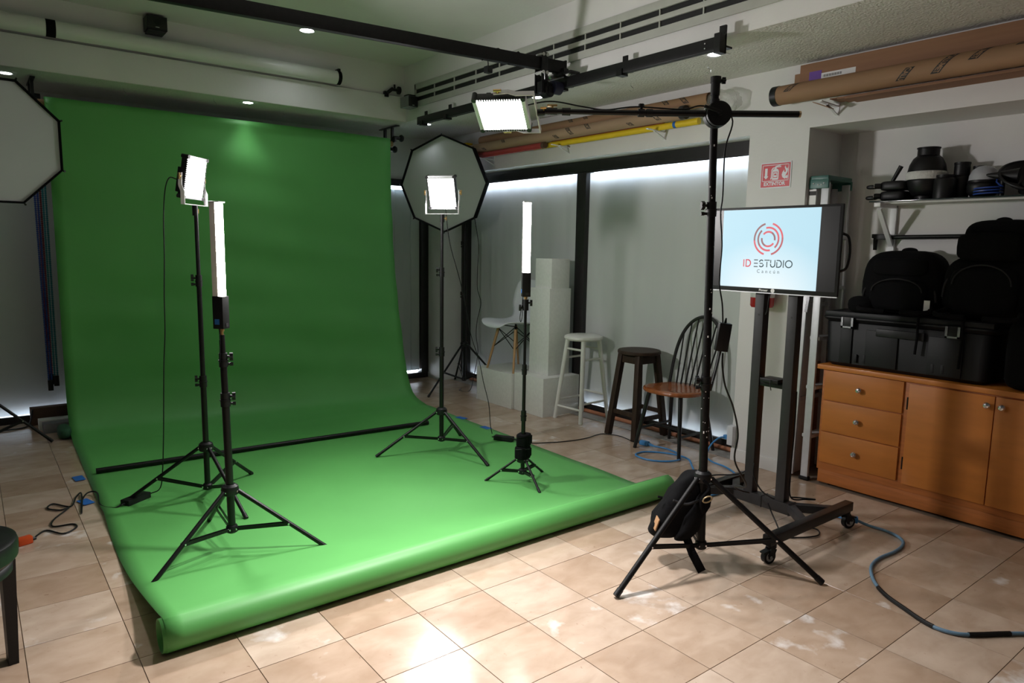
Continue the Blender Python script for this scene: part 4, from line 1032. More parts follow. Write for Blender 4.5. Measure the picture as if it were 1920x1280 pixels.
# dark wooden stool
ds = thing('bar_stool', 'dark brown wooden bar stool between the white stool and the chair', 'stool', (2.425, 1.640, 0), rot=-0.02)
m = L(); m.lathe([(0.001, 0.640), (0.158, 0.640), (0.165, 0.646), (0.165, 0.662), (0.160, 0.668), (0.001, 0.669)], n=32, cap=False); m.build('seat', 'dark_wood', ds)
dl = {}
for sx in (-1, 1):
    for sy in (-1, 1):
        a, b = V(0.165 * sx, 0.140 * sy, 0.0), V(0.095 * sx, 0.088 * sy, 0.640)
        dl[(sx, sy)] = (a, b); m = L(); m.bar(a, b, 0.044, 0.044, up=(0, 1, 0), bev=0.003); m.build('leg', 'dark_wood', ds)
for a, b in (((-1, -1), (1, -1)), ((-1, 1), (1, 1)), ((-1, -1), (-1, 1)), ((1, -1), (1, 1))):
    f = lambda s, z: dl[s][0].lerp(dl[s][1], z / 0.64)
    m = L(); m.bar(f(a, 0.60), f(b, 0.60), 0.022, 0.055, bev=0.002); m.build('apron', 'dark_wood', ds)
    z = 0.19 if a[0] == b[0] else 0.155
    m = L(); m.bar(f(a, z), f(b, z), 0.022, 0.032, bev=0.002); m.build('stretcher', 'dark_wood', ds)

# spindle-back chair, faces -x
wc = thing('spindle_chair', 'black spindle-back chair with a reddish brown wooden seat by the window', 'chair', (2.345, 1.205, 0), rot=0.03)
ol = []
for k in range(40):
    a = 2 * PI * k / 40; c, s = math.cos(a), math.sin(a)
    r = 0.215 * (abs(c) ** 2.6 + abs(s) ** 2.6) ** (-1 / 2.6)
    ol.append((r * c * 1.0 + 0.0, r * s * (1.04 if c < 0 else 0.92)))
m = L()
rings = []
for k_, z in ((0.90, 0.425), (0.97, 0.428), (1.0, 0.440), (0.985, 0.452), (0.94, 0.456), (0.5, 0.447), (0.05, 0.446)):
    rings.append([m.bm.verts.new((x * k_, y * k_, z)) for x, y in ol])
m.loft(rings); m.build('seat', 'seat_wood', wc)
cl_ = {}
for sx in (-1, 1):
    for sy in (-1, 1):
        a, b = V(0.200 * sx, 0.196 * sy, 0.0), V(0.130 * sx, 0.135 * sy, 0.428)
        cl_[(sx, sy)] = (a, b); m = L(); m.cyl(a, b, 0.0125, 0.0165, n=12); m.build('leg', 'dark_lacquer', wc)
f = lambda s, z: cl_[s][0].lerp(cl_[s][1], z / 0.428)
for sy in (-1, 1):
    m = L(); m.cyl(f((-1, sy), 0.15), f((1, sy), 0.15), 0.010, n=10); m.build('stretcher', 'dark_lacquer', wc)
m = L(); m.cyl((f((-1, -1), .15) + f((1, -1), .15)) / 2, (f((-1, 1), .15) + f((1, 1), .15)) / 2, 0.010, n=10); m.build('stretcher', 'dark_lacquer', wc)
bow = []
for k in range(17):
    a = PI * k / 16; zz = math.sin(a) ** 0.72
    y = 0.178 * math.cos(a) * (1 + 0.30 * math.sin(a)) - 0.022 * math.sin(a); z = 0.445 + 0.505 * zz
    bow.append(V(0.150 + (z - 0.445) * 0.26, y, z))
m = L(); m.path(bow, 0.0125, n=10, smooth=4); m.build('bow_back', 'dark_lacquer', wc)
for k in range(7):
    s = (k - 3) / 3.0; yb = 0.118 * s; yt = 0.158 * s
    ang = math.acos(max(-1, min(1, yt / 0.225))); zt = 0.445 + 0.505 * math.sin(ang) ** 0.72 - 0.006
    m = L(); m.cyl((0.155, yb, 0.448), (0.150 + (zt - 0.445) * 0.26, yt - 0.018, zt), 0.0065, 0.0055, n=10); m.build('spindle', 'dark_lacquer', wc)

# black stool at the left edge
ls = thing('round_stool', 'black round-topped stool cut off by the left picture edge', 'stool', (-1.742, 0.83, 0))
m = L(); m.lathe([(0.001, 0.455), (0.185, 0.455), (0.198, 0.449), (0.202, 0.436), (0.200, 0.395), (0.190, 0.383), (0.178, 0.382)], n=40, cap=False); m.build('seat', 'black_metal', ls)
m = L(); m.lathe([(0.182, 0.382), (0.180, 0.345), (0.170, 0.345)], n=40, cap=False); m.build('apron', 'black_plastic', ls, solid=0.006)
for a in (0.1, PI / 2, PI, -PI / 2):
    d = V(math.cos(a), math.sin(a), 0); u = V(-d.y, d.x, 0)
    m = L(); A_ = d * 0.165 + V(0, 0, 0.375); B_ = d * 0.160
    R1 = [m.bm.verts.new(A_ + d * p + u * q) for p, q in ((0.020, -0.045), (0.020, 0.045), (-0.02, 0.045), (-0.02, -0.045))]
    R2 = [m.bm.verts.new(B_ + d * p + u * q) for p, q in ((0.014, -0.028), (0.014, 0.028), (-0.014, 0.028), (-0.014, -0.028))]
    m.loft([R2, R1]); m.build('leg', 'black_plastic', ls)

# ================================================================== TELEVISION AND ITS STAND
tv = thing('television', 'flat television showing a studio logo on the wheeled black stand', 'television', (1.645, 0.088, 1.22))
ty0, ty1, tz0, tz1, tx = -0.284, 0.460, 1.219, 1.656, 1.62
MB(tv).bb(tx + 0.006, tx + 0.036, ty0 + 0.01, ty1 - 0.01, tz0 + 0.02, tz1 - 0.01, bev=0.006).build('back_cover', 'black_plastic', tv)
MB(tv).bb(tx, tx + 0.014, ty0, ty1, tz0, tz1, bev=0.004).build('bezel', 'black_plastic', tv)
MB(tv).bb(tx - 0.001, tx + 0.001, ty0 + 0.014, ty1 - 0.012, tz0 + 0.022, tz1 - 0.012).build('panel_glass', 'screen_black', tv, smooth=False)
MB(tv).bb(tx - 0.0016, tx - 0.0011, -0.178, 0.368, tz0 + 0.023, tz1 - 0.013).build('lit_picture', 'screen_lit', tv, smooth=False)
MB(tv).bb(tx - 0.002, tx + 0.012, ty0, ty1, tz0 - 0.004, tz0 + 0.001).build('bottom_trim', 'aluminium', tv)
uy = V(0, -1, 0); uz = V(0, 0, 1); xs = tx - 0.0022
def arc_band(mb, cy, cz, r, w, a0, a1):
    n = 22; In, Out = [], []
    for k in range(n + 1):
        a = math.radians(a0 + (a1 - a0) * k / n)
        for lst, rr in ((In, r - w / 2), (Out, r + w / 2)):
            lst.append(mb.bm.verts.new(mb.p((xs, cy - rr * math.cos(a), cz + rr * math.sin(a)))))
    for k in range(n): mb.face([In[k], In[k + 1], Out[k + 1], Out[k]])
lc = (0.094, 1.492)
arcs = (('screen_brown', 0.079, 105, 185), ('screen_red', 0.079, 185, 255), ('screen_red', 0.079, 5, 75), ('screen_rose', 0.079, -75, 5),
        ('screen_red', 0.0575, -5, 105), ('screen_rose', 0.0575, -48, -5), ('screen_brown', 0.0575, 132, 215), ('screen_red', 0.0575, 215, 283),
        ('screen_red', 0.0365, 60, 140), ('screen_brown', 0.0365, -10, 60), ('screen_brown', 0.0365, 172, 245), ('screen_red', 0.0365, 245, 325))
for mt, r, a0, a1 in arcs:
    m = MB(tv); arc_band(m, lc[0], lc[1], r, 0.0095, a0, a1); m.build('logo_arc', mt, tv, smooth=False)
def strokes(matn, name, segs, x0, z0, w):
    m = MB(tv)
    for pts in segs:
        for a, b in zip(pts[:-1], pts[1:]):
            A_ = V(xs, x0 - a[0], z0 + a[1]); B_ = V(xs, x0 - b[0], z0 + b[1])
            d = (B_ - A_).normalized() * w * 0.35
            m.bar(A_ - d, B_ + d, 0.0004, w, up=(0, d.z, -d.y))
    m.build(name, matn, tv, smooth=False)
H = 0.034
def arcpts(cx, cz, rx, rz, a0, a1, n=10): return [(cx + rx * math.cos(math.radians(a0 + (a1 - a0) * k / n)), cz + rz * math.sin(math.radians(a0 + (a1 - a0) * k / n))) for k in range(n + 1)]
Dg = lambda x: [[(x, 0), (x, H)], [(x, H), (x + 0.010, H)] + arcpts(x + 0.010, H / 2, 0.016, H / 2, 90, -90) + [(x, 0)]]
strokes('screen_red', 'logo_letters', [[(0, 0), (0, H)]] + Dg(0.014), 0.228, 1.351, 0.0058)
E3 = lambda x: [[(x, 0), (x + 0.019, 0)], [(x, H / 2), (x + 0.019, H / 2)], [(x, H), (x + 0.019, H)]]
Ss = lambda x: [arcpts(x + 0.011, H * 0.75, 0.010, H * 0.25, 40, 180), [(x + 0.004, H / 2), (x + 0.018, H / 2)], arcpts(x + 0.011, H * 0.25, 0.011, H * 0.25, 20, -150)]
Tt = lambda x: [[(x, H), (x + 0.026, H)], [(x + 0.013, H * 0.72), (x + 0.013, 0)]]
Uu = lambda x: [[(x, H), (x, H * 0.62)], [(x, H * 0.42)] + arcpts(x + 0.012, H * 0.36, 0.012, H * 0.36, 180, 360) + [(x + 0.024, H)]]
Dd = lambda x: [[(x, 0), (x, H * 0.7)], [(x, H), (x + 0.010, H)] + arcpts(x + 0.010, H / 2, 0.015, H / 2, 90, -90) + [(x, 0)]]
segs = E3(0.0) + Ss(0.030) + Tt(0.060) + Uu(0.094) + Dd(0.129) + [[(0.165, 0), (0.165, H)]] + [arcpts(0.194, H / 2, 0.018, H / 2, 0, 360, 20)]
strokes('screen_grey', 'logo_letters', segs, 0.166, 1.351, 0.0052)
m = MB(tv); text_mb(m, 'Cancún', 0.026, (xs, 0.084, 1.327), uy, uz, spacing=1.75); m.build('logo_letters', 'screen_grey', tv, smooth=False)
m = MB(tv); text_mb(m, 'Pioneer', 0.016, (tx - 0.0006, 0.105, tz0 + 0.012), uy, uz, bold=0.0006); m.build('maker_lettering', 'label_white', tv, smooth=False)
m = MB(tv); m.lathe([(0.001, 0.0), (0.011, 0.0)], (tx - 0.0006, 0.052, tz0 + 0.012), (-1, 0, 0), n=18, cap=False); m.build('sticker', 'label_white', tv, smooth=False)
MB(tv).path([(1.655, -0.27, 1.52), (1.665, -0.296, 1.50), (1.67, -0.304, 1.43), (1.665, -0.296, 1.36), (1.655, -0.27, 1.34)], 0.006, n=8).build('side_cable', 'black_plastic', tv)
MB(tv).bb(tx + 0.035, tx + 0.075, -0.22, -0.075, 1.30, 1.52, bev=0.004).build('rear_housing', 'black_plastic', tv)

ts = thing('television_stand', 'black steel television stand on four casters', 'TV stand', (1.705, 0.05, 0))
cxb, zb = 1.683, 0.105
for y in (0.147, -0.040):
    pst = MB(ts).bb(cxb - 0.025, cxb + 0.030, y - 0.026, y + 0.026, zb + 0.02, 1.56, bev=0.003).build('post', 'grey_metal', ts)
    for z in (1.04, 1.10):
        if z == 1.10: MB(ts).cyl((cxb - 0.0262, y, z), (cxb - 0.024, y, z), 0.0055, n=10).build('bolt_hole', 'speaker_grille', pst)
MB(ts).bb(cxb - 0.015, cxb + 0.02, -0.20, 0.30, 1.33, 1.37, bev=0.002).build('mounting_bar', 'black_metal', ts)
MB(ts).bb(cxb - 0.015, cxb + 0.02, -0.20, 0.30, 1.50, 1.54, bev=0.002).build('mounting_bar', 'black_metal', ts)
MB(ts).bb(cxb - 0.018, cxb + 0.022, -0.014, 0.121, 0.725, 0.750, bev=0.002).build('cross_bar', 'black_metal', ts)
MB(ts).bb(cxb - 0.03, cxb + 0.03, -0.11, 0.26, zb - 0.03, zb + 0.03, bev=0.003).build('base_beam', 'grey_metal', ts)
bars = {-0.265: (1.19, 1.955), 0.345: (1.25, 1.93)}
for y, (xa, xb) in bars.items():
    MB(ts).bb(xa, xb, y - 0.022, y + 0.022, zb - 0.012, zb + 0.036, bev=0.003).build('foot_bar', 'black_metal', ts)
    s = 1 if y > 0 else -1
    for q in (-1, 1):
        MB(ts).bar((cxb, (0.235 if s > 0 else -0.09), zb + 0.008), (cxb + q * 0.16, y, zb + 0.008), 0.04, 0.04, bev=0.003).build('brace', 'grey_metal', ts)
def caster(x, y, ang):
    m = MB(ts); m.cyl((x, y, zb - 0.030), (x, y, zb - 0.012), 0.022, n=16)
    d = V(math.cos(ang), math.sin(ang), 0); n_ = V(-d.y, d.x, 0); w = V(x, y, 0.034) + d * 0.018
    for q in (-1, 1): m.bar(V(x, y, zb - 0.03) + n_ * 0.016 * q, w + n_ * 0.016 * q, 0.005, 0.034, up=d)
    m.bar(V(x, y, 0.066) + d * 0.02, V(x, y, 0.056) + d * 0.058, 0.028, 0.006)
    c_ = m.build('caster', 'black_metal', ts)
    MB(ts).cyl(w - n_ * 0.012, w + n_ * 0.012, 0.034, n=24).build('wheel', 'black_plastic', c_)
    for q in (-1, 1): MB(ts).lathe([(0.012, 0.0), (0.022, 0.0), (0.022, 0.0015), (0.012, 0.0015)], w + n_ * 0.012 * q, n_ * q, n=20, cap=False).build('wheel_ring', 'caster_grey', c_)
    for q in (-1, 1): MB(ts).cyl(w + n_ * 0.019 * q, w + n_ * 0.0215 * q, 0.007, n=10).build('axle_bolt', 'caster_grey', c_)
caster(1.235, -0.265, 2.9); caster(1.925, -0.265, -0.4); caster(1.29, 0.345, 2.5); caster(1.90, 0.345, 0.6)
for y in (0.06, -0.10):
    MB(ts).box((cxb, y, zb), (0.064, 0.006, 0.064), bev=0.002).build('cable_tie', 'black_plastic', ts)
mbx = thing('media_player', 'small black media box on the television stand crossbar', 'media player', (1.685, 0.053, 0.750))
MB(mbx).bb(1.645, 1.735, 0.004, 0.108, 0.750, 0.772, bev=0.003).build('box_body', 'black_plastic', mbx)
MB(mbx).path([(1.640, 0.045, 0.77), (1.633, 0.04, 0.745), (1.637, 0.035, 0.715)], 0.0025, n=6).build('cable', 'grey_metal', mbx)
cord('screen_cable', 'black cable hanging under the television between the posts', [(1.655, 0.08, 1.24), (1.640, 0.082, 1.19), (1.645, 0.090, 1.13), (1.655, 0.105, 1.105)], 0.0035)
cord('power_cable', 'black power cord down the right post of the television stand', [(1.70, -0.072, 0.72), (1.70, -0.074, 0.52), (1.69, -0.076, 0.30), (1.70, -0.08, 0.16), (1.76, -0.13, 0.150), (1.80, -0.16, 0.150), (1.77, -0.09, 0.145), (1.74, -0.06, 0.145)], 0.004)
cord('power_cable', 'black cord loop on the tiles under the television stand', [(1.62, 0.0, 0.12), (1.60, -0.06, 0.05), (1.55, -0.14, 0.008), (1.60, -0.20, 0.006), (1.70, -0.24, 0.006), (1.77, -0.20, 0.006), (1.75, -0.14, 0.006), (1.68, -0.12, 0.006)], 0.0038)
cord('power_cable', 'black cord bunch looped over the base of the television stand', [(1.60, 0.17, 0.150), (1.50, 0.24, 0.165), (1.46, 0.33, 0.16), (1.52, 0.38, 0.165), (1.62, 0.34, 0.18), (1.68, 0.24, 0.20), (1.70, 0.18, 0.24), (1.655, 0.118, 0.30), (1.64, 0.105, 0.24), (1.645, 0.06, 0.17), (1.655, 0.0, 0.142), (1.665, -0.02, 0.145)], 0.004)

# ================================================================== PIER: SIGN AND EXTINGUISHER
sg = thing('extinguisher_sign', 'red and white fire extinguisher sign on the white pier', 'sign', (XW - 0.003, 0.607, 1.91))
sx0 = XW - 0.0045
MB(sg).bb(XW - 0.004, XW - 0.0005, 0.500, 0.714, 1.830, 1.992, bev=0.001).build('backing_plate', 'sign_white', sg)
MB(sg).bb(sx0 - 0.0006, sx0 + 0.0004, 0.508, 0.708, 1.838, 1.984).build('red_field', 'sign_red', sg, smooth=False)
so = V(sx0 - 0.0010, 0.708, 1.838)
def sign_poly(name, poly, matn='sign_white', lift=0.0):
    m = MB(sg); o_ = so + V(-lift, 0, 0)
    vs = [m.bm.verts.new(m.p(o_ + V(0, -x, z))) for x, z in poly]
    bmesh.ops.triangle_fill(m.bm, use_beauty=True, edges=[m.bm.edges.new((vs[k], vs[(k + 1) % len(vs)])) for k in range(len(vs))])
    m.build(name, matn, sg, smooth=False)
for a, b, c, d in ((0.008, 0.192, 0.036, 0.040), (0.008, 0.192, 0.134, 0.138), (0.008, 0.012, 0.036, 0.138), (0.188, 0.192, 0.036, 0.138)):
    sign_poly('frame_line', [(a, c), (b, c), (b, d), (a, d)])
sign_poly('arrow', [(0.026, 0.118), (0.044, 0.118), (0.044, 0.068), (0.052, 0.068), (0.035, 0.050), (0.018, 0.068), (0.026, 0.068)])
sign_poly('extinguisher_symbol', [(0.078, 0.044), (0.120, 0.044), (0.123, 0.052), (0.123, 0.098), (0.116, 0.110), (0.106, 0.113), (0.106, 0.119), (0.138, 0.121), (0.138, 0.126), (0.112, 0.126), (0.138, 0.131), (0.136, 0.136), (0.098, 0.128), (0.094, 0.122), (0.080, 0.120), (0.071, 0.108), (0.070, 0.062), (0.066, 0.050), (0.070, 0.046), (0.076, 0.054), (0.076, 0.104), (0.084, 0.114), (0.094, 0.115), (0.094, 0.112), (0.082, 0.108), (0.078, 0.098)])
sign_poly('symbol_label', [(0.085, 0.056), (0.115, 0.056), (0.115, 0.094), (0.085, 0.094)], 'sign_red', 0.0004)
sign_poly('symbol_label', [(0.088, 0.060), (0.112, 0.060), (0.112, 0.090), (0.088, 0.090)], 'sign_white', 0.0008)
sign_poly('symbol_label', [(0.093, 0.072), (0.108, 0.072), (0.108, 0.082), (0.093, 0.082)], 'sign_red', 0.0012)
sign_poly('flame', [(0.168, 0.046), (0.150, 0.056), (0.144, 0.072), (0.148, 0.088), (0.160, 0.104), (0.160, 0.092), (0.166, 0.086), (0.172, 0.092), (0.168, 0.104), (0.162, 0.116), (0.166, 0.130), (0.172, 0.116), (0.180, 0.108), (0.184, 0.118), (0.186, 0.100), (0.182, 0.086), (0.174, 0.074), (0.170, 0.062), (0.176, 0.066), (0.184, 0.070), (0.186, 0.056), (0.182, 0.046), (0.172, 0.052)])
m = MB(sg); text_mb(m, 'EXTINTOR', 0.0305, so + V(0, -0.096, 0.019), uy, uz, bold=0.0011); m.build('sign_lettering', 'sign_white', sg, smooth=False)
fe = thing('fire_extinguisher', 'red fire extinguisher on the pier, mostly hidden by the television', 'extinguisher', (2.385, 0.597, 1.075))
m = MB(fe); m.lathe([(0.001, 0), (0.066, 0.002), (0.073, 0.014), (0.073, 0.32), (0.060, 0.36), (0.028, 0.39), (0.026, 0.41)], (2.395, 0.597, 1.075), n=28, cap=False); m.build('cylinder', 'ext_red', fe)
m = MB(fe); m.lathe([(0.0736, 0.065), (0.0736, 0.22)], (2.395, 0.597, 1.075), n=28, cap=False); m.build('label_wrap', 'label_white', fe)
m = MB(fe); m.cyl((2.395, 0.597, 1.485), (2.395, 0.597, 1.53), 0.02); m.bar((2.40, 0.597, 1.53), (2.32, 0.597, 1.56), 0.02, 0.012); m.build('valve', 'black_metal', fe)
m = MB(fe); m.path([(2.395, 0.575, 1.52), (2.36, 0.515, 1.48), (2.35, 0.51, 1.35), (2.36, 0.515, 1.20)], 0.010, n=8); m.build('hose', 'black_plastic', fe)
MB(fe).bb(2.455, XW, 0.562, 0.632, 1.28, 1.46).build('wall_bracket', 'black_metal', fe)

# ================================================================== STORED TUBES UNDER THE SOFFIT
def wall_bracket(y, label, z=2.285, reach=0.20):
    t = thing('shelf_bracket', label, 'bracket', (XW, y, z), group='white brackets under the stored tubes')
    MB(t).bar((XW - 0.002, y, z - 0.05), (XW - 0.002, y, z + 0.05), 0.022, 0.004, up=(1, 0, 0)).build('wall_plate', 'white_metal', t)
    MB(t).bar((XW, y, z + 0.004), (XW - reach, y, z + 0.010), 0.020, 0.006).build('arm', 'white_metal', t)
    MB(t).bar((XW, y, z - 0.045), (XW - reach * 0.62, y, z + 0.002), 0.014, 0.006).build('diagonal', 'white_metal', t)
wall_bracket(2.55, 'white shelf bracket under the red and yellow tubes', 2.272)
wall_bracket(1.52, 'white shelf bracket under the near end of the yellow tube', 2.275)
wall_bracket(0.235, 'white shelf bracket under the capped tube above the alcove', 2.272)
wall_bracket(3.62, 'white shelf bracket at the far end of the stored tubes', 2.262)
def kraft_tube(name, label, p0, p1, r, matn, marks, cap0=None, openend=False, group='stored cardboard tubes'):
    p0, p1 = Vector(p0), Vector(p1); d = (p1 - p0).normalized()
    t = thing(name, label, 'tube', (p0 + p1) / 2, group=group)
    MB(t).cyl(p0, p1, r, n=30, cap=not openend).build('tube_wall', matn, t)
    if openend: MB(t).cyl(p0, p1, r - 0.006, n=30, cap=False).build('inner_wall', matn, t)
    a = V(-1, 0, 0); a = (a - d * a.dot(d)).normalized(); b = V(0, 0, 1)
    def wrap(s, ang, lift): return p0 + d * s + (a * math.cos(ang) + b * math.sin(ang)) * (r + lift)
    for s0, a0, a1, txt in marks:
        # printed band running round the tube, letters reading down it
        skew = 0.05
        m = MB(t); n = 10
        for k in range(n):
            A1, A2 = a0 + (a1 - a0) * k / n, a0 + (a1 - a0) * (k + 1) / n
            q = [wrap(s0 - 0.022 + skew * (A - a0), A, 0.0006) for A in (A1, A2)] + [wrap(s0 + 0.022 + skew * (A - a0), A, 0.0006) for A in (A2, A1)]
            m.face([m.bm.verts.new(m.p(v)) for v in q])
        bd_ = m.build('printed_band', 'print_black', t)
        L_ = abs(a1 - a0) * r
        def bend(x, y):
            A = a1 + (x / L_) * (a0 - a1)
            return wrap(s0 - y + skew * (A - a0), A, 0.0012)
        m = MB(t); text_mb(m, txt, 0.042, (0, 0, 0), (1, 0, 0), (0, 1, 0), align='LEFT', bend=lambda x, y: bend(x + L_ * 0.04, -y if d.y < 0 else y), bold=0.0012, fit=(L_ * 0.92, 0.030))
        m.build('printed_letters', matn, bd_, smooth=False)
    if cap0:
        MB(t).cyl(p0 - d * 0.004, p0 + d * 0.035, r + 0.002, n=30).build('end_cap', cap0, t)
        MB(t).lathe([(0.001, -0.008), (r - 0.012, -0.007), (r - 0.004, -0.004)], p0, d, n=30, cap=False).build('cap_disc', cap0, t)
    return t
# left group along the window wall
kraft_tube('cardboard_tube', 'upper open cardboard tube with the plastic bag, over the window', (2.40, 1.085, 2.438), (2.40, 3.72, 2.445), 0.044, 'kraft', [(0.16, -0.2, 1.25, 'CALUMET'), (0.33, 0.1, 1.35, 'CALUM'), (1.15, 0.3, 1.35, 'CALU'), (1.32, 0.2, 1.35, 'CALU')], openend=True)
kraft_tube('cardboard_tube', 'lower pale cardboard tube with a grey end disc, over the window', (2.345, 1.24, 2.368), (2.345, 4.05, 2.368), 0.044, 'kraft_pale', [(0.20, -0.75, 0.7, 'CALUMET'), (0.46, -0.9, -0.3, 'CAL'), (0.90, -0.15, 1.2, 'CALUMET'), (1.10, -0.6, 0.9, 'CALUMET'), (1.28, -0.9, -0.2, 'CAL'), (2.0, 0.1, 0.9, 'CALU'), (2.3, -0.8, -0.2, 'CAL')], cap0='grey_metal')
m = MB().cyl((2.392, 1.16, 2.305), (2.392, 2.92, 2.305), 0.023, n=22)
o = m.build('yellow_tube', 'yellow_tube', at=(2.38, 2.0, 2.305)); tag(o, 'bright yellow tube on the brackets over the window', 'tube')
bt_ = MB(o, None)
bt_.lathe([(0.0236, -0.012), (0.0236, 0.012)], (2.392, 1.36, 2.305), (0, 1, 0), n=22, cap=False); bt_.build('blue_label', 'blue_tape', o)
m = MB().cyl((2.33, 2.70, 2.297), (2.33, 4.05, 2.297), 0.025, n=22); o = m.build('red_tube', 'red_tube', at=(2.33, 3.4, 2.292)); tag(o, 'dull red tube beyond the yellow one over the window', 'tube')
MB(o).cyl((2.33, 2.694, 2.297), (2.33, 2.730, 2.297), 0.026, n=22).build('end_cap', 'brown_board', o)
m = MB().cyl((2.43, 1.50, 2.336), (2.43, 2.72, 2.330), 0.013, n=16); o = m.build('red_rod', 'red_tube', at=(2.43, 2.1, 2.33)); tag(o, 'thin red rod lying behind the yellow tube', 'rod')
o = MB().bb(2.395, 2.47, 3.98, 4.15, 2.365, 2.46, bev=0.003).build('yellow_box', 'yellow_tube', at=(2.43, 4.06, 2.365)); tag(o, 'small yellow box end peeking over the octagonal softbox', 'box')
# crumpled clear bag sticking out of the upper tube
m = MB(); rb_ = random.Random(4)
m.blob((2.40, 0.985, 2.405), (0.10, 0.26, 0.15), 0.8, 0.8, nu=22, nv=14, fn=lambda q: q * (1 + 0.16 * math.sin(q.x * 90 + q.z * 60) * math.cos(q.y * 55)) + V(0, 0, -0.10 * max(0, -q.y)))
o = m.build('plastic_bag', 'plastic_bag', at=(2.40, 0.98, 2.40), angle=20); tag(o, 'crumpled clear plastic bag sticking out of the upper cardboard tube', 'bag')
# right group above the alcove
kraft_tube('cardboard_tube', 'cardboard tube with black end cap above the alcove', (2.355, 0.575, 2.368), (2.355, -1.70, 2.362), 0.056, 'kraft', [(0.11, 0.1, 1.1, 'LUMET'), (0.75, -0.75, 0.35, 'CALU'), (0.92, -0.62, 1.05, 'CALUMET'), (1.09, 0.05, 1.2, 'LUMET'), (1.28, 0.7, 1.3, 'MET')], cap0='black_plastic')
cbx = thing('long_carton', 'long brown carton lying on the tube above the alcove', 'carton', (2.43, -0.6, 2.42))
MB(cbx).bb(2.385, 2.470, -1.70, 0.435, 2.430, 2.530, bev=0.002).build('carton_body', 'cardboard', cbx)
MB(cbx).bb(2.3838, 2.3848, 0.10, 0.30, 2.432, 2.462).build('shipping_label', 'label_white', cbx, smooth=False)
MB(cbx).bb(2.3836, 2.3848, 0.30, 0.375, 2.432, 2.480).build('purple_label', 'label_purple', cbx, smooth=False)
b_ = MB(cbx)
for k in range(22): b_.bb(2.3832, 2.3837, 0.29 - k * 0.0052, 0.29 - k * 0.0052 - (0.0012 + 0.002 * ((k * 7) % 3) / 2), 2.438, 2.452)
b_.build('label_bars', 'print_black', cbx, smooth=False)
o = MB().bb(2.43, 2.472, 0.425, 0.495, 2.425, 2.495, bev=0.002).build('small_carton', 'kraft', at=(2.45, 0.46, 2.425)); tag(o, 'small carton end poking out behind the black-capped tube', 'carton')
fs = thing('flattened_cartons', 'flattened brown cartons lying under the capped tube above the alcove', 'cardboard', (2.40, -0.6, 2.29))
for k in range(3):
    MB(fs).bb(2.325 + 0.012 * k, 2.470, -1.7, 0.12 + 0.05 * k, 2.284 + 0.007 * k, 2.289 + 0.007 * k).build('carton_sheet', 'cardboard', fs)
MB(fs).box((2.36, 0.262, 2.272), (0.06, 0.11, 0.004), rot=Matrix.Rotation(0.42, 3, 'X')).build('carton_flap', 'kraft', fs)
# ================================================================== ALCOVE: LADDER
ld = thing('step_ladder', 'folded aluminium step ladder with green top cap behind the television', 'ladder', (2.65, 0.335, 0))
m = MB(ld)
m.bb(2.505, 2.795, 0.275, 0.392, 1.862, 1.892, bev=0.006); m.bb(2.502, 2.520, 0.272, 0.395, 1.815, 1.870, bev=0.004); m.bb(2.78, 2.798, 0.272, 0.395, 1.815, 1.870, bev=0.004)
m.build('top_cap', 'green_plastic', ld)
for k, (x, y) in enumerate(((2.501, 0.30), (2.501, 0.335), (2.501, 0.365), (2.501, 0.315))):
    MB(ld).cyl((x + 0.002, y, 1.845 - 0.008 * (k % 2)), (x - 0.002, y, 1.845 - 0.008 * (k % 2)), 0.004, n=8).build('cap_rivet', 'caster_grey', ld)
for xt, xb in ((2.53, 2.497), (2.775, 2.82)):
    MB(ld).bar((xt, 0.372, 1.83), (xb, 0.378, 0.015), 0.020, 0.034, up=(0, 1, 0), bev=0.002).build('rear_rail', 'aluminium', ld)
    r_ = MB(ld).bar((xt, 0.300, 1.85), (xb, 0.285, 0.012), 0.020, 0.046, up=(0, 1, 0), bev=0.002).build('front_rail', 'aluminium', ld)
    MB(ld).box((xb, 0.285, 0.012), (0.034, 0.06, 0.022), bev=0.003).build('rubber_foot', 'black_plastic', r_)
for k in range(5):
    z = 0.28 + 0.31 * k; f = z / 1.85
    MB(ld).bb(2.50 + 0.03 * f, 2.82 - 0.045 * f, 0.262, 0.325, z - 0.01, z + 0.012, bev=0.003).build('step', 'aluminium', ld)
for z in (0.5, 1.1):
    MB(ld).bb(2.51, 2.81, 0.366, 0.384, z - 0.012, z + 0.012).build('rear_brace', 'aluminium', ld)
MB(ld).bar((2.499, 0.355, 1.06), (2.499, 0.325, 1.36), 0.004, 0.018, up=(0, 1, 0)).build('spreader', 'chrome', ld)
MB(ld).bb(2.502, 2.5075, 0.345, 0.390, 1.70, 1.81).build('warning_label', 'label_white', ld, smooth=False)
MB(ld).bb(2.5010, 2.503, 0.345, 0.390, 1.775, 1.80).build('warning_strip', 'print_black', ld, smooth=False)
o = MB().box((2.80, 0.345, 0.36), (0.10, 0.006, 0.72)).build('carton_sheet', 'cardboard', at=(2.80, 0.345, 0)); o.location.y = 0.394
tag(o, 'brown cardboard sheet leaning in the alcove behind the ladder', 'cardboard')
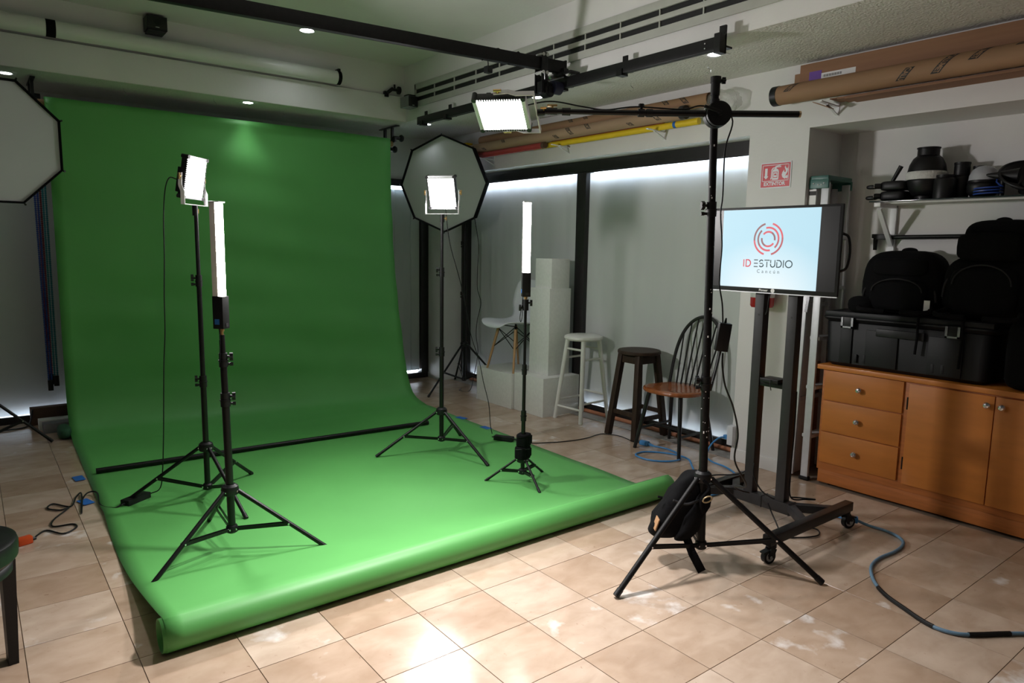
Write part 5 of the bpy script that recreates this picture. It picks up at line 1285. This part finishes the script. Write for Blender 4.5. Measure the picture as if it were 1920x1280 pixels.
# ================================================================== CABINET
cb = thing('storage_cabinet', 'long orange-brown wooden cabinet with three drawers and doors', 'cabinet', (2.68, -0.62, 0))
cx0, cx1, cy0, cy1 = 2.500, 2.862, -1.56, 0.212
MB(cb).bb(cx0, cx1, cy0, cy1, 0.095, 0.722, bev=0.002).build('carcass', 'cabinet_wood_dark', cb)
MB(cb).bb(2.478, cx1, cy0 - 0.02, cy1 + 0.032, 0.722, 0.751, bev=0.005).build('top_board', 'cabinet_wood', cb)
MB(cb).bb(cx0 + 0.004, cx1, cy0, cy1 - 0.008, 0.012, 0.095, bev=0.003).build('plinth_board', 'cabinet_wood_dark', cb)
for y in (0.17, -1.5): MB(cb).bb(2.52, 2.58, y - 0.03, y + 0.03, 0.0, 0.014).build('foot', 'brown_board', cb)
def knob(parent, y, z):
    m = MB(cb); m.lathe([(0.008, 0.0), (0.008, 0.010), (0.015, 0.014), (0.0175, 0.023), (0.012, 0.031), (0.001, 0.033)], (2.489, y, z), (-1, 0, 0), n=18, cap=False); m.build('knob', 'chrome', parent)
for z0, z1, zk in ((0.537, 0.718, 0.628), (0.342, 0.530, 0.437), (0.145, 0.336, 0.240)):
    d = MB(cb).bb(2.489, 2.502, -0.262, 0.195, z0, z1, bev=0.002).build('drawer_front', 'cabinet_wood', cb)
    knob(d, -0.022, zk)
for ya, yb, yk, hg in ((-0.704, -0.292, -0.676, -0.288), (-1.125, -0.709, -0.742, None), (-1.54, -1.13, -1.16, None)):
    d = MB(cb).bb(2.489, 2.502, ya, yb, 0.136, 0.712, bev=0.002).build('door', 'cabinet_wood', cb)
    knob(d, yk, 0.663)
    if hg:
        for z in (0.60, 0.255): MB(cb).cyl((2.492, hg + 0.0, z - 0.035), (2.492, hg + 0.0, z + 0.035), 0.0045, n=10).build('hinge', 'black_metal', d)

# ================================================================== HARD CASE AND BACKPACKS
hc = thing('hard_case', 'large black hard equipment case lying on the cabinet', 'case', (2.67, -0.19, 0.751))
def rbox(mb, x0, x1, y0, y1, z0, z1, r, n=6, taper=0.0):
    pts = []
    for (sx, sy, a0) in ((1, 1, 0), (-1, 1, 90), (-1, -1, 180), (1, -1, 270)):
        for k in range(n + 1):
            a = math.radians(a0 + 90 * k / n)
            pts.append(((x1 - r if sx > 0 else x0 + r) + r * math.cos(a), (y1 - r if sy > 0 else y0 + r) + r * math.sin(a)))
    cx, cy = (x0 + x1) / 2, (y0 + y1) / 2
    ring = lambda s, z: [mb.bm.verts.new(mb.p((cx + (x - cx) * s[0], cy + (y - cy) * s[1], z))) for x, y in pts]
    e = 0.02
    ex, ey = 1 - 2 * e / (x1 - x0), 1 - 2 * e / (y1 - y0)
    t = 1 - taper
    mb.loft([ring((ex * t, ey * t), z0), ring((t, t), z0 + e), ring((1, 1), z1 - 0.004), ring((0.99, 0.995), z1)])
m = MB(hc); rbox(m, 2.515, 2.845, -0.655, 0.232, 0.752, 1.018, 0.045, taper=0.025); m.build('case_body', 'black_case', hc)
m = MB(hc); rbox(m, 2.500, 2.855, -0.675, 0.255, 1.020, 1.048, 0.05); m.build('lid_flange', 'black_case', hc)
m = MB(hc); m.bb(2.515, 2.845, -0.66, 0.24, 1.046, 1.082, bev=0.012); m.build('lid', 'black_case', hc)
for y0, y1 in ((-0.53, -0.36), (-0.20, -0.02), (0.06, 0.13)):
    MB(hc).bb(2.507, 2.520, y0, y1, 0.775, 0.985, bev=0.004).build('body_rib', 'black_case', hc)
for y in (0.03, -0.02, -0.39, -0.44): MB(hc).bb(2.505, 2.516, y - 0.008, y + 0.008, 0.785, 0.835, bev=0.003).build('foot_rib', 'black_case', hc)
MB(hc).bb(2.494, 2.512, -0.34, -0.08, 0.955, 1.000, bev=0.006).build('handle', 'black_plastic', hc)
for y in (0.085, -0.48):
    lt = MB(hc).bb(2.488, 2.502, y - 0.038, y + 0.038, 0.985, 1.052, bev=0.003).build('latch', 'black_plastic', hc)
    l_ = MB(hc); l_.bb(2.484, 2.490, y - 0.036, y - 0.024, 0.988, 1.050); l_.bb(2.484, 2.490, y + 0.024, y + 0.036, 0.988, 1.050); l_.bb(2.484, 2.490, y - 0.036, y + 0.036, 0.988, 0.998); l_.build('latch_clip', 'chrome', lt)
def backpack(name, label, c, dims, rot, tall, lean=0.0):
    t = thing(name, label, 'backpack', c, rot=Euler((0, lean, rot)), group='black backpacks on the case')
    w, d, h = dims       # w along y, d along x (front = -x), h up
    def shape(q):
        f = q.z / h + 0.5
        q.x *= 1 - 0.16 * f; q.y *= 1 - 0.14 * max(0, f - 0.45)
        return q
    m = L(); m.blob((0, 0, h / 2 if not tall else h * 0.33), (d, w, h if not tall else h * 0.66), 0.55, 0.48, nu=30, nv=18, fn=shape); m.build('main_body', 'black_fabric', t)
    if tall:
        m = L(); m.blob((0.01, -0.02, h * 0.76), (d * 0.86, w * 0.74, h * 0.50), 0.5, 0.5, nu=28, nv=16); m.build('upper_compartment', 'black_fabric', t)
    m = L(); m.blob((-d * 0.40, 0, h * 0.30), (d * 0.36, w * 0.70, h * 0.46), 0.40, 0.5, nu=26, nv=14); pk = m.build('front_pocket', 'black_fabric', t)
    m = L(); m.path([(-d * 0.57, w * 0.30 * math.cos(a), h * 0.36 + h * 0.20 * math.sin(a)) for a in [PI * k / 12 for k in range(13)]], 0.004, n=6, smooth=2); m.build('zip', 'grey_fabric', pk)
    m = L(); m.blob((-d * 0.36, 0, h * 0.74), (d * 0.30, w * 0.66, h * 0.28), 0.45, 0.5, nu=22, nv=12); m.build('top_pocket', 'black_fabric', t)
    m = L(); m.path([(0.02, -0.035, h * 0.965), (0.02, -0.03, h * 1.005), (0.02, 0, h * 1.02), (0.02, 0.03, h * 1.005), (0.02, 0.035, h * 0.965)], 0.010, n=8); m.build('grab_handle', 'black_fabric', t)
    for s in (-1, 1):
        m = L(); m.path([(-d * 0.30, s * w * 0.36, h * 0.50), (-d * 0.40, s * w * 0.42, h * 0.36), (-d * 0.40, s * w * 0.44, h * 0.22)], 0.006, n=6); m.build('side_strap', 'grey_fabric', t)
        m = L(); m.path([(-d * 0.40, s * w * 0.38, 0.05), (-d * 0.66, s * w * 0.42, 0.03), (-d * 0.78, s * w * 0.30, 0.022), (-d * 0.70, s * w * 0.10, 0.020)], 0.014, n=8); m.build('waist_strap', 'black_fabric', t)
    return t
b1_ = backpack('camera_backpack', 'low black camera backpack on the left of the case', (2.70, -0.135, 1.083), (0.44, 0.28, 0.365), 0.10, False)
b2_ = backpack('camera_backpack', 'tall black camera backpack on the right of the case', (2.69, -0.590, 1.083), (0.47, 0.29, 0.525), -0.10, True)
m = L(); m.box((-0.165, -0.165, 0.055), (0.003, 0.030, 0.075), bev=0.001); m.build('white_tag', 'label_white', b1_)
m = L(); m.blob((-0.10, 0.19, 0.045), (0.16, 0.16, 0.10), 0.7, 0.8, nu=18, nv=10); m.build('loose_harness', 'black_fabric', b1_)
for k, (y, L1) in enumerate(((-0.30, 0.22), (-0.52, 0.27))):
    o = MB().path([(2.515, y, 1.10), (2.488, y - 0.005, 1.06), (2.480, y - 0.01, 0.98), (2.482, y - 0.005, 1.10 - L1)], 0.007, n=8).build('hanging_strap', 'black_fabric', at=(2.49, y, 1.0)); tag(o, ('long black strap hanging over the case front near the middle' if k == 0 else 'long black strap hanging over the case under the tall backpack'), 'strap')
m = MB(); m.blob((2.66, -0.93, 0.93), (0.34, 0.44, 0.36), 0.3, 0.3, nu=24, nv=12); o = m.build('equipment_bag', 'black_fabric', at=(2.66, -0.93, 0.751)); tag(o, 'black equipment bag beside the case at the right picture edge', 'bag')
m = MB(o); m.path([(2.50, -0.80, 1.08), (2.48, -0.86, 1.16), (2.48, -0.98, 1.16), (2.50, -1.04, 1.08)], 0.012, n=8); m.build('carry_handle', 'grey_fabric', o)

# ================================================================== SHELF AND WHAT IS ON IT
sh = thing('wall_shelf', 'dark shelf board with white underside across the alcove wall', 'shelf', (2.75, -0.7, 1.73))
SZ = 1.735
MB(sh).bb(2.628, 2.869, -1.60, 0.082, SZ - 0.007, SZ, bev=0.001).build('dark_top', 'glass_shelf', sh)
MB(sh).bb(2.690, 2.869, -1.60, 0.065, SZ - 0.016, SZ - 0.007).build('white_board', 'white_board', sh)
for y in (0.035, -0.95):
    k_ = MB(sh).bb(2.632, 2.866, y - 0.018, y + 0.018, SZ - 0.034, SZ - 0.010, bev=0.002).build('bracket_arm', 'white_metal', sh)
    MB(sh).bb(2.848, 2.869, y - 0.018, y + 0.018, 1.44, SZ - 0.018, bev=0.002).build('bracket_upright', 'white_metal', sh)
    MB(sh).bar((2.66, y, SZ - 0.045), (2.855, y, 1.475), 0.026, 0.016, up=(1, 0, 1)).build('bracket_diagonal', 'white_metal', sh)
    MB(sh).bb(2.842, 2.869, y - 0.022, y + 0.022, 1.43, 1.465).build('bracket_foot', 'white_metal', sh)
sp = thing('stored_pole', 'black support pole with clamp lying under the wall shelf', 'pole', (2.80, -0.6, 1.52))
MB(sp).cyl((2.835, 0.045, 1.528), (2.835, -1.60, 1.548), 0.0125, n=16).build('pole_tube', 'black_metal', sp)
MB(sp).box((2.835, 0.085, 1.530), (0.034, 0.085, 0.034), bev=0.005).build('clamp', 'black_plastic', sp)
MB(sp).cyl((2.835, 0.12, 1.525), (2.835, 0.12, 1.450), 0.014, 0.011, n=12).build('clamp_grip', 'black_plastic', sp)
MB(sp).box((2.835, 0.125, 1.535), (0.03, 0.03, 0.026), bev=0.004).build('clamp_joint', 'black_plastic', sp)
def bell(name, label, c, prof, matn='black_plastic', extra=None, cat='reflector'):
    t = thing(name, label, cat, c)
    m = L(); m.lathe(prof, n=36, cap=False); m.build('bowl', matn, t, solid=0.002, angle=60)
    if extra: extra(t)
    return t
# two bowl reflectors mouth to mouth
def up_extra(t):
    m = L(); m.lathe([(0.102, 0.0), (0.106, 0.008), (0.104, 0.022), (0.107, 0.034), (0.102, 0.044), (0.096, 0.046)], n=40, cap=False)
    for v in m.bm.verts: pass
    m.build('elastic_cover', 'elastic_white', t)
    m = L(); m.lathe([(0.050, 0.132), (0.056, 0.136), (0.056, 0.172), (0.060, 0.174), (0.060, 0.180), (0.05, 0.180)], n=32, cap=False); m.build('mount_collar', 'black_plastic', t)
def low_extra(t):
    m = L(); m.lathe([(0.045, 0.0), (0.052, 0.0), (0.054, 0.024), (0.048, 0.026)], n=32, cap=False); m.build('mount_collar', 'black_plastic', t)
RX, RYs = 2.735, -0.180
bell('bowl_reflector', 'black bowl reflector standing upright under the banded one on the shelf', (RX, RYs, SZ), [(0.050, 0.020), (0.066, 0.030), (0.086, 0.060), (0.096, 0.098), (0.098, 0.118)], extra=low_extra)
bell('bowl_reflector', 'black bowl reflector turned over with a white elastic band on the shelf', (RX, RYs, SZ + 0.112), [(0.100, 0.010), (0.098, 0.045), (0.090, 0.085), (0.074, 0.118), (0.054, 0.136)], extra=up_extra)
def canister(label, x, y, r, h, steps):
    t = thing('lens_canister', label, 'canister', (x, y, SZ), group='black canisters on the shelf')
    m = L(); m.lathe([(0.001, 0.0), (r, 0.0), (r + 0.001, 0.006), (r, h * steps[0] - 0.006), (r * 0.92, h * steps[0])], n=28, cap=False); m.build('barrel', 'black_plastic', t)
    m = L(); m.lathe([(r * 0.92, h * steps[0]), (r * steps[1], h * (steps[0] + 0.05)), (r * steps[1], h - 0.012), (r * steps[1] * 1.04, h - 0.010), (r * steps[1] * 1.04, h), (0.001, h)], n=28, cap=False); m.build('cap', 'black_plastic', t)
canister('short fat black canister in front on the shelf', 2.680, -0.300, 0.054, 0.128, (0.84, 0.80))
canister('tall black canister behind the fat one on the shelf', 2.775, -0.345, 0.040, 0.200, (0.62, 0.98))
canister('slim black canister right of the tall one on the shelf', 2.79, -0.425, 0.030, 0.175, (0.50, 1.0))
canister('slim black canister behind the left of the bowl reflectors', 2.82, -0.085, 0.026, 0.155, (0.62, 0.8))
# flash head with frosted dome
def dome_extra(t):
    m = L(); m.lathe([(0.070, 0.085), (0.068, 0.115), (0.055, 0.145), (0.030, 0.163), (0.001, 0.168)], n=30, cap=False); m.build('glass_dome', 'frosted_dome', t)
    m = L(); m.lathe([(0.070, 0.074), (0.074, 0.078), (0.074, 0.088), (0.070, 0.090)], n=30, cap=False); m.build('rim_ring', 'black_plastic', t)
bell('dome_flash_head', 'black flash head with frosted dome on the shelf', (2.715, -0.475, SZ), [(0.001, 0.0), (0.050, 0.0), (0.072, 0.030), (0.074, 0.060), (0.070, 0.078)], extra=dome_extra, cat='flash head')
# large ring reflector leaning
lr = thing('beauty_dish', 'large black dish reflector leaning at the right end of the shelf', 'reflector', (2.715, -0.690, SZ + 0.093), rot=Euler((0.30, -0.55, 0.0)))
m = L(); m.lathe([(0.028, -0.050), (0.060, -0.046), (0.105, -0.022), (0.135, 0.010), (0.140, 0.014), (0.142, 0.008)], n=40, cap=False); m.build('dish', 'black_plastic', lr, solid=0.003)
m = L(); m.path([(0.141 * math.cos(2 * PI * k / 36), 0.141 * math.sin(2 * PI * k / 36), 0.012) for k in range(36)], 0.007, n=8, smooth=0, closed=True); m.build('rolled_rim', 'black_plastic', lr)
m = L(); m.lathe([(0.034, -0.09), (0.040, -0.085), (0.040, -0.045), (0.034, -0.040)], n=24); m.build('mount_collar', 'black_plastic', lr)
sd = thing('snoot_cone', 'black pointed snoot lying before the dish reflector on the shelf', 'snoot', (2.66, -0.555, SZ + 0.10))
m = L(); m.cyl((0, 0.055, 0.012), (0.02, -0.09, 0.0), 0.006, 0.040, n=20); m.build('cone', 'black_plastic', sd)
m = L(); m.cyl((0.02, -0.02, -0.100), (0.02, -0.02, 0.005), 0.012, n=12); m.build('prop_stem', 'black_plastic', sd)
o = MB().path([(2.66 + 0.05 * math.cos(a) * (1 - 0.02 * k / 10), -0.52 + 0.065 * math.sin(a), SZ + 0.008 + 0.0012 * k) for k, a in [(i, i * PI / 6) for i in range(34)]] + [(2.67, -0.55, SZ + 0.075), (2.68, -0.56, SZ + 0.12)], 0.0042, n=6, smooth=2).build('coiled_cord', 'chain_blue', at=(2.66, -0.52, SZ)); tag(o, 'coiled dark blue cord on the shelf in front of the dome head', 'cord')
# stacked clamp arms at the left end
def clamp(label, z, s):
    t = thing('super_clamp', label, 'clamp', (2.70, 0.022, z), group='clamps on the shelf')
    m = L(); m.blob((0.02, -0.045, 0.030), (0.11, 0.15, 0.056), 0.4, 0.5, nu=22, nv=10); m.build('clamp_body', 'black_plastic', t)
    m = L(); m.cyl((-0.02, 0.02, 0.030), (-0.03, 0.052, 0.030), 0.016, n=16); j = m.build('socket', 'black_metal', t)
    m = L(); m.lathe([(0.009, 0), (0.0155, 0), (0.0155, 0.003), (0.009, 0.003)], (-0.031, 0.053, 0.030), (-0.3, 0.95, 0), n=18, cap=False); m.build('socket_ring', 'chrome', j)
    m = L(); m.blob((-0.01, 0.075, 0.028 - 0.006 * s), (0.035, 0.07, 0.026), 0.7, 0.7, nu=14, nv=8); m.build('lever', 'black_plastic', t)
    return t
c1_ = clamp('lower black grip clamp at the left end of the shelf', SZ, 1)
c2_ = clamp('upper black grip clamp with raised handle at the left end of the shelf', SZ + 0.058, 0)
m = L(); m.cyl((0.0, -0.03, 0.05), (0.0, -0.075, 0.140), 0.010, 0.013, n=12); m.build('raised_handle', 'black_plastic', c2_)

# ================================================================== BAG HUNG ON THE BOOM STAND
bg = thing('hanging_backpack', 'small black backpack with tan patch hung on the boom stand legs', 'backpack', (0.865, -0.02, 0.12), rot=Euler((0.0, 0.0, -0.66)))
# local x = to the right, y = away from the viewer
def bshape(q):
    f = q.z / 0.29 + 0.5
    q.x *= 1 - 0.50 * max(0, f - 0.35)
    q.x += 0.135 * (f - 0.5) + 0.006 * math.sin(q.z * 60 + q.y * 40)
    q.y *= 1 - 0.35 * max(0, f - 0.4)
    return q
m = L(); m.blob((0.0, 0.03, 0.160), (0.165, 0.15, 0.310), 0.55, 0.55, nu=28, nv=18, fn=bshape); m.build('main_body', 'black_fabric', bg)
m = L(); m.blob((0.058, -0.015, 0.125), (0.090, 0.12, 0.235), 0.55, 0.55, nu=24, nv=14, fn=bshape); m.build('side_pocket', 'black_fabric', bg)
m = L(); m.path([(-0.045, -0.055, 0.205), (0.01, -0.062, 0.190), (0.075, -0.05, 0.205)], 0.006, n=6); m.build('flap_seam', 'grey_fabric', bg)
m = L(); m.box((-0.110, -0.025, 0.085), (0.006, 0.055, 0.055), rot=Matrix.Rotation(0.30, 3, 'Y'), bev=0.002); m.build('leather_patch', 'tan_leather', bg)
m = L(); m.path([(0.035, 0.0, 0.275), (0.075, -0.01, 0.315), (0.085, -0.01, 0.335)], 0.012, n=8); m.build('hang_loop', 'black_fabric', bg)
m = L(); m.path([(0.085, -0.05, 0.300), (0.11, -0.06, 0.262), (0.075, -0.075, 0.215), (0.085, -0.065, 0.15)], 0.008, n=8); m.build('shoulder_strap', 'black_fabric', bg)
m = L(); m.path([(0.02, -0.06, 0.05), (0.03, -0.075, -0.01), (0.06, -0.08, -0.06), (0.085, -0.085, -0.108)], 0.001, n=4); m2 = L(); m2.bar((0.015, -0.055, 0.05), (0.045, -0.075, -0.03), 0.036, 0.008, up=(0, 1, 0)); m2.bar((0.043, -0.075, -0.026), (0.090, -0.085, -0.112), 0.038, 0.010, up=(0, 1, 0), bev=0.002); m.bm.free(); m2.build('dangling_strap', 'black_fabric', bg)
m = L(); ring = [(0.098 + 0.020 * math.cos(a), -0.085, 0.222 + 0.013 * math.sin(a) + 0.006 * math.cos(a)) for a in [2 * PI * k / 16 for k in range(16)]]
m.path(ring, 0.0035, n=6, smooth=2, closed=True); m.build('carabiner', 'gold_ring', bg)
m = L(); m.path([(-0.085, -0.01, 0.20), (-0.105, -0.012, 0.205)], 0.006, n=6); m.build('pull_tab', 'black_fabric', bg)
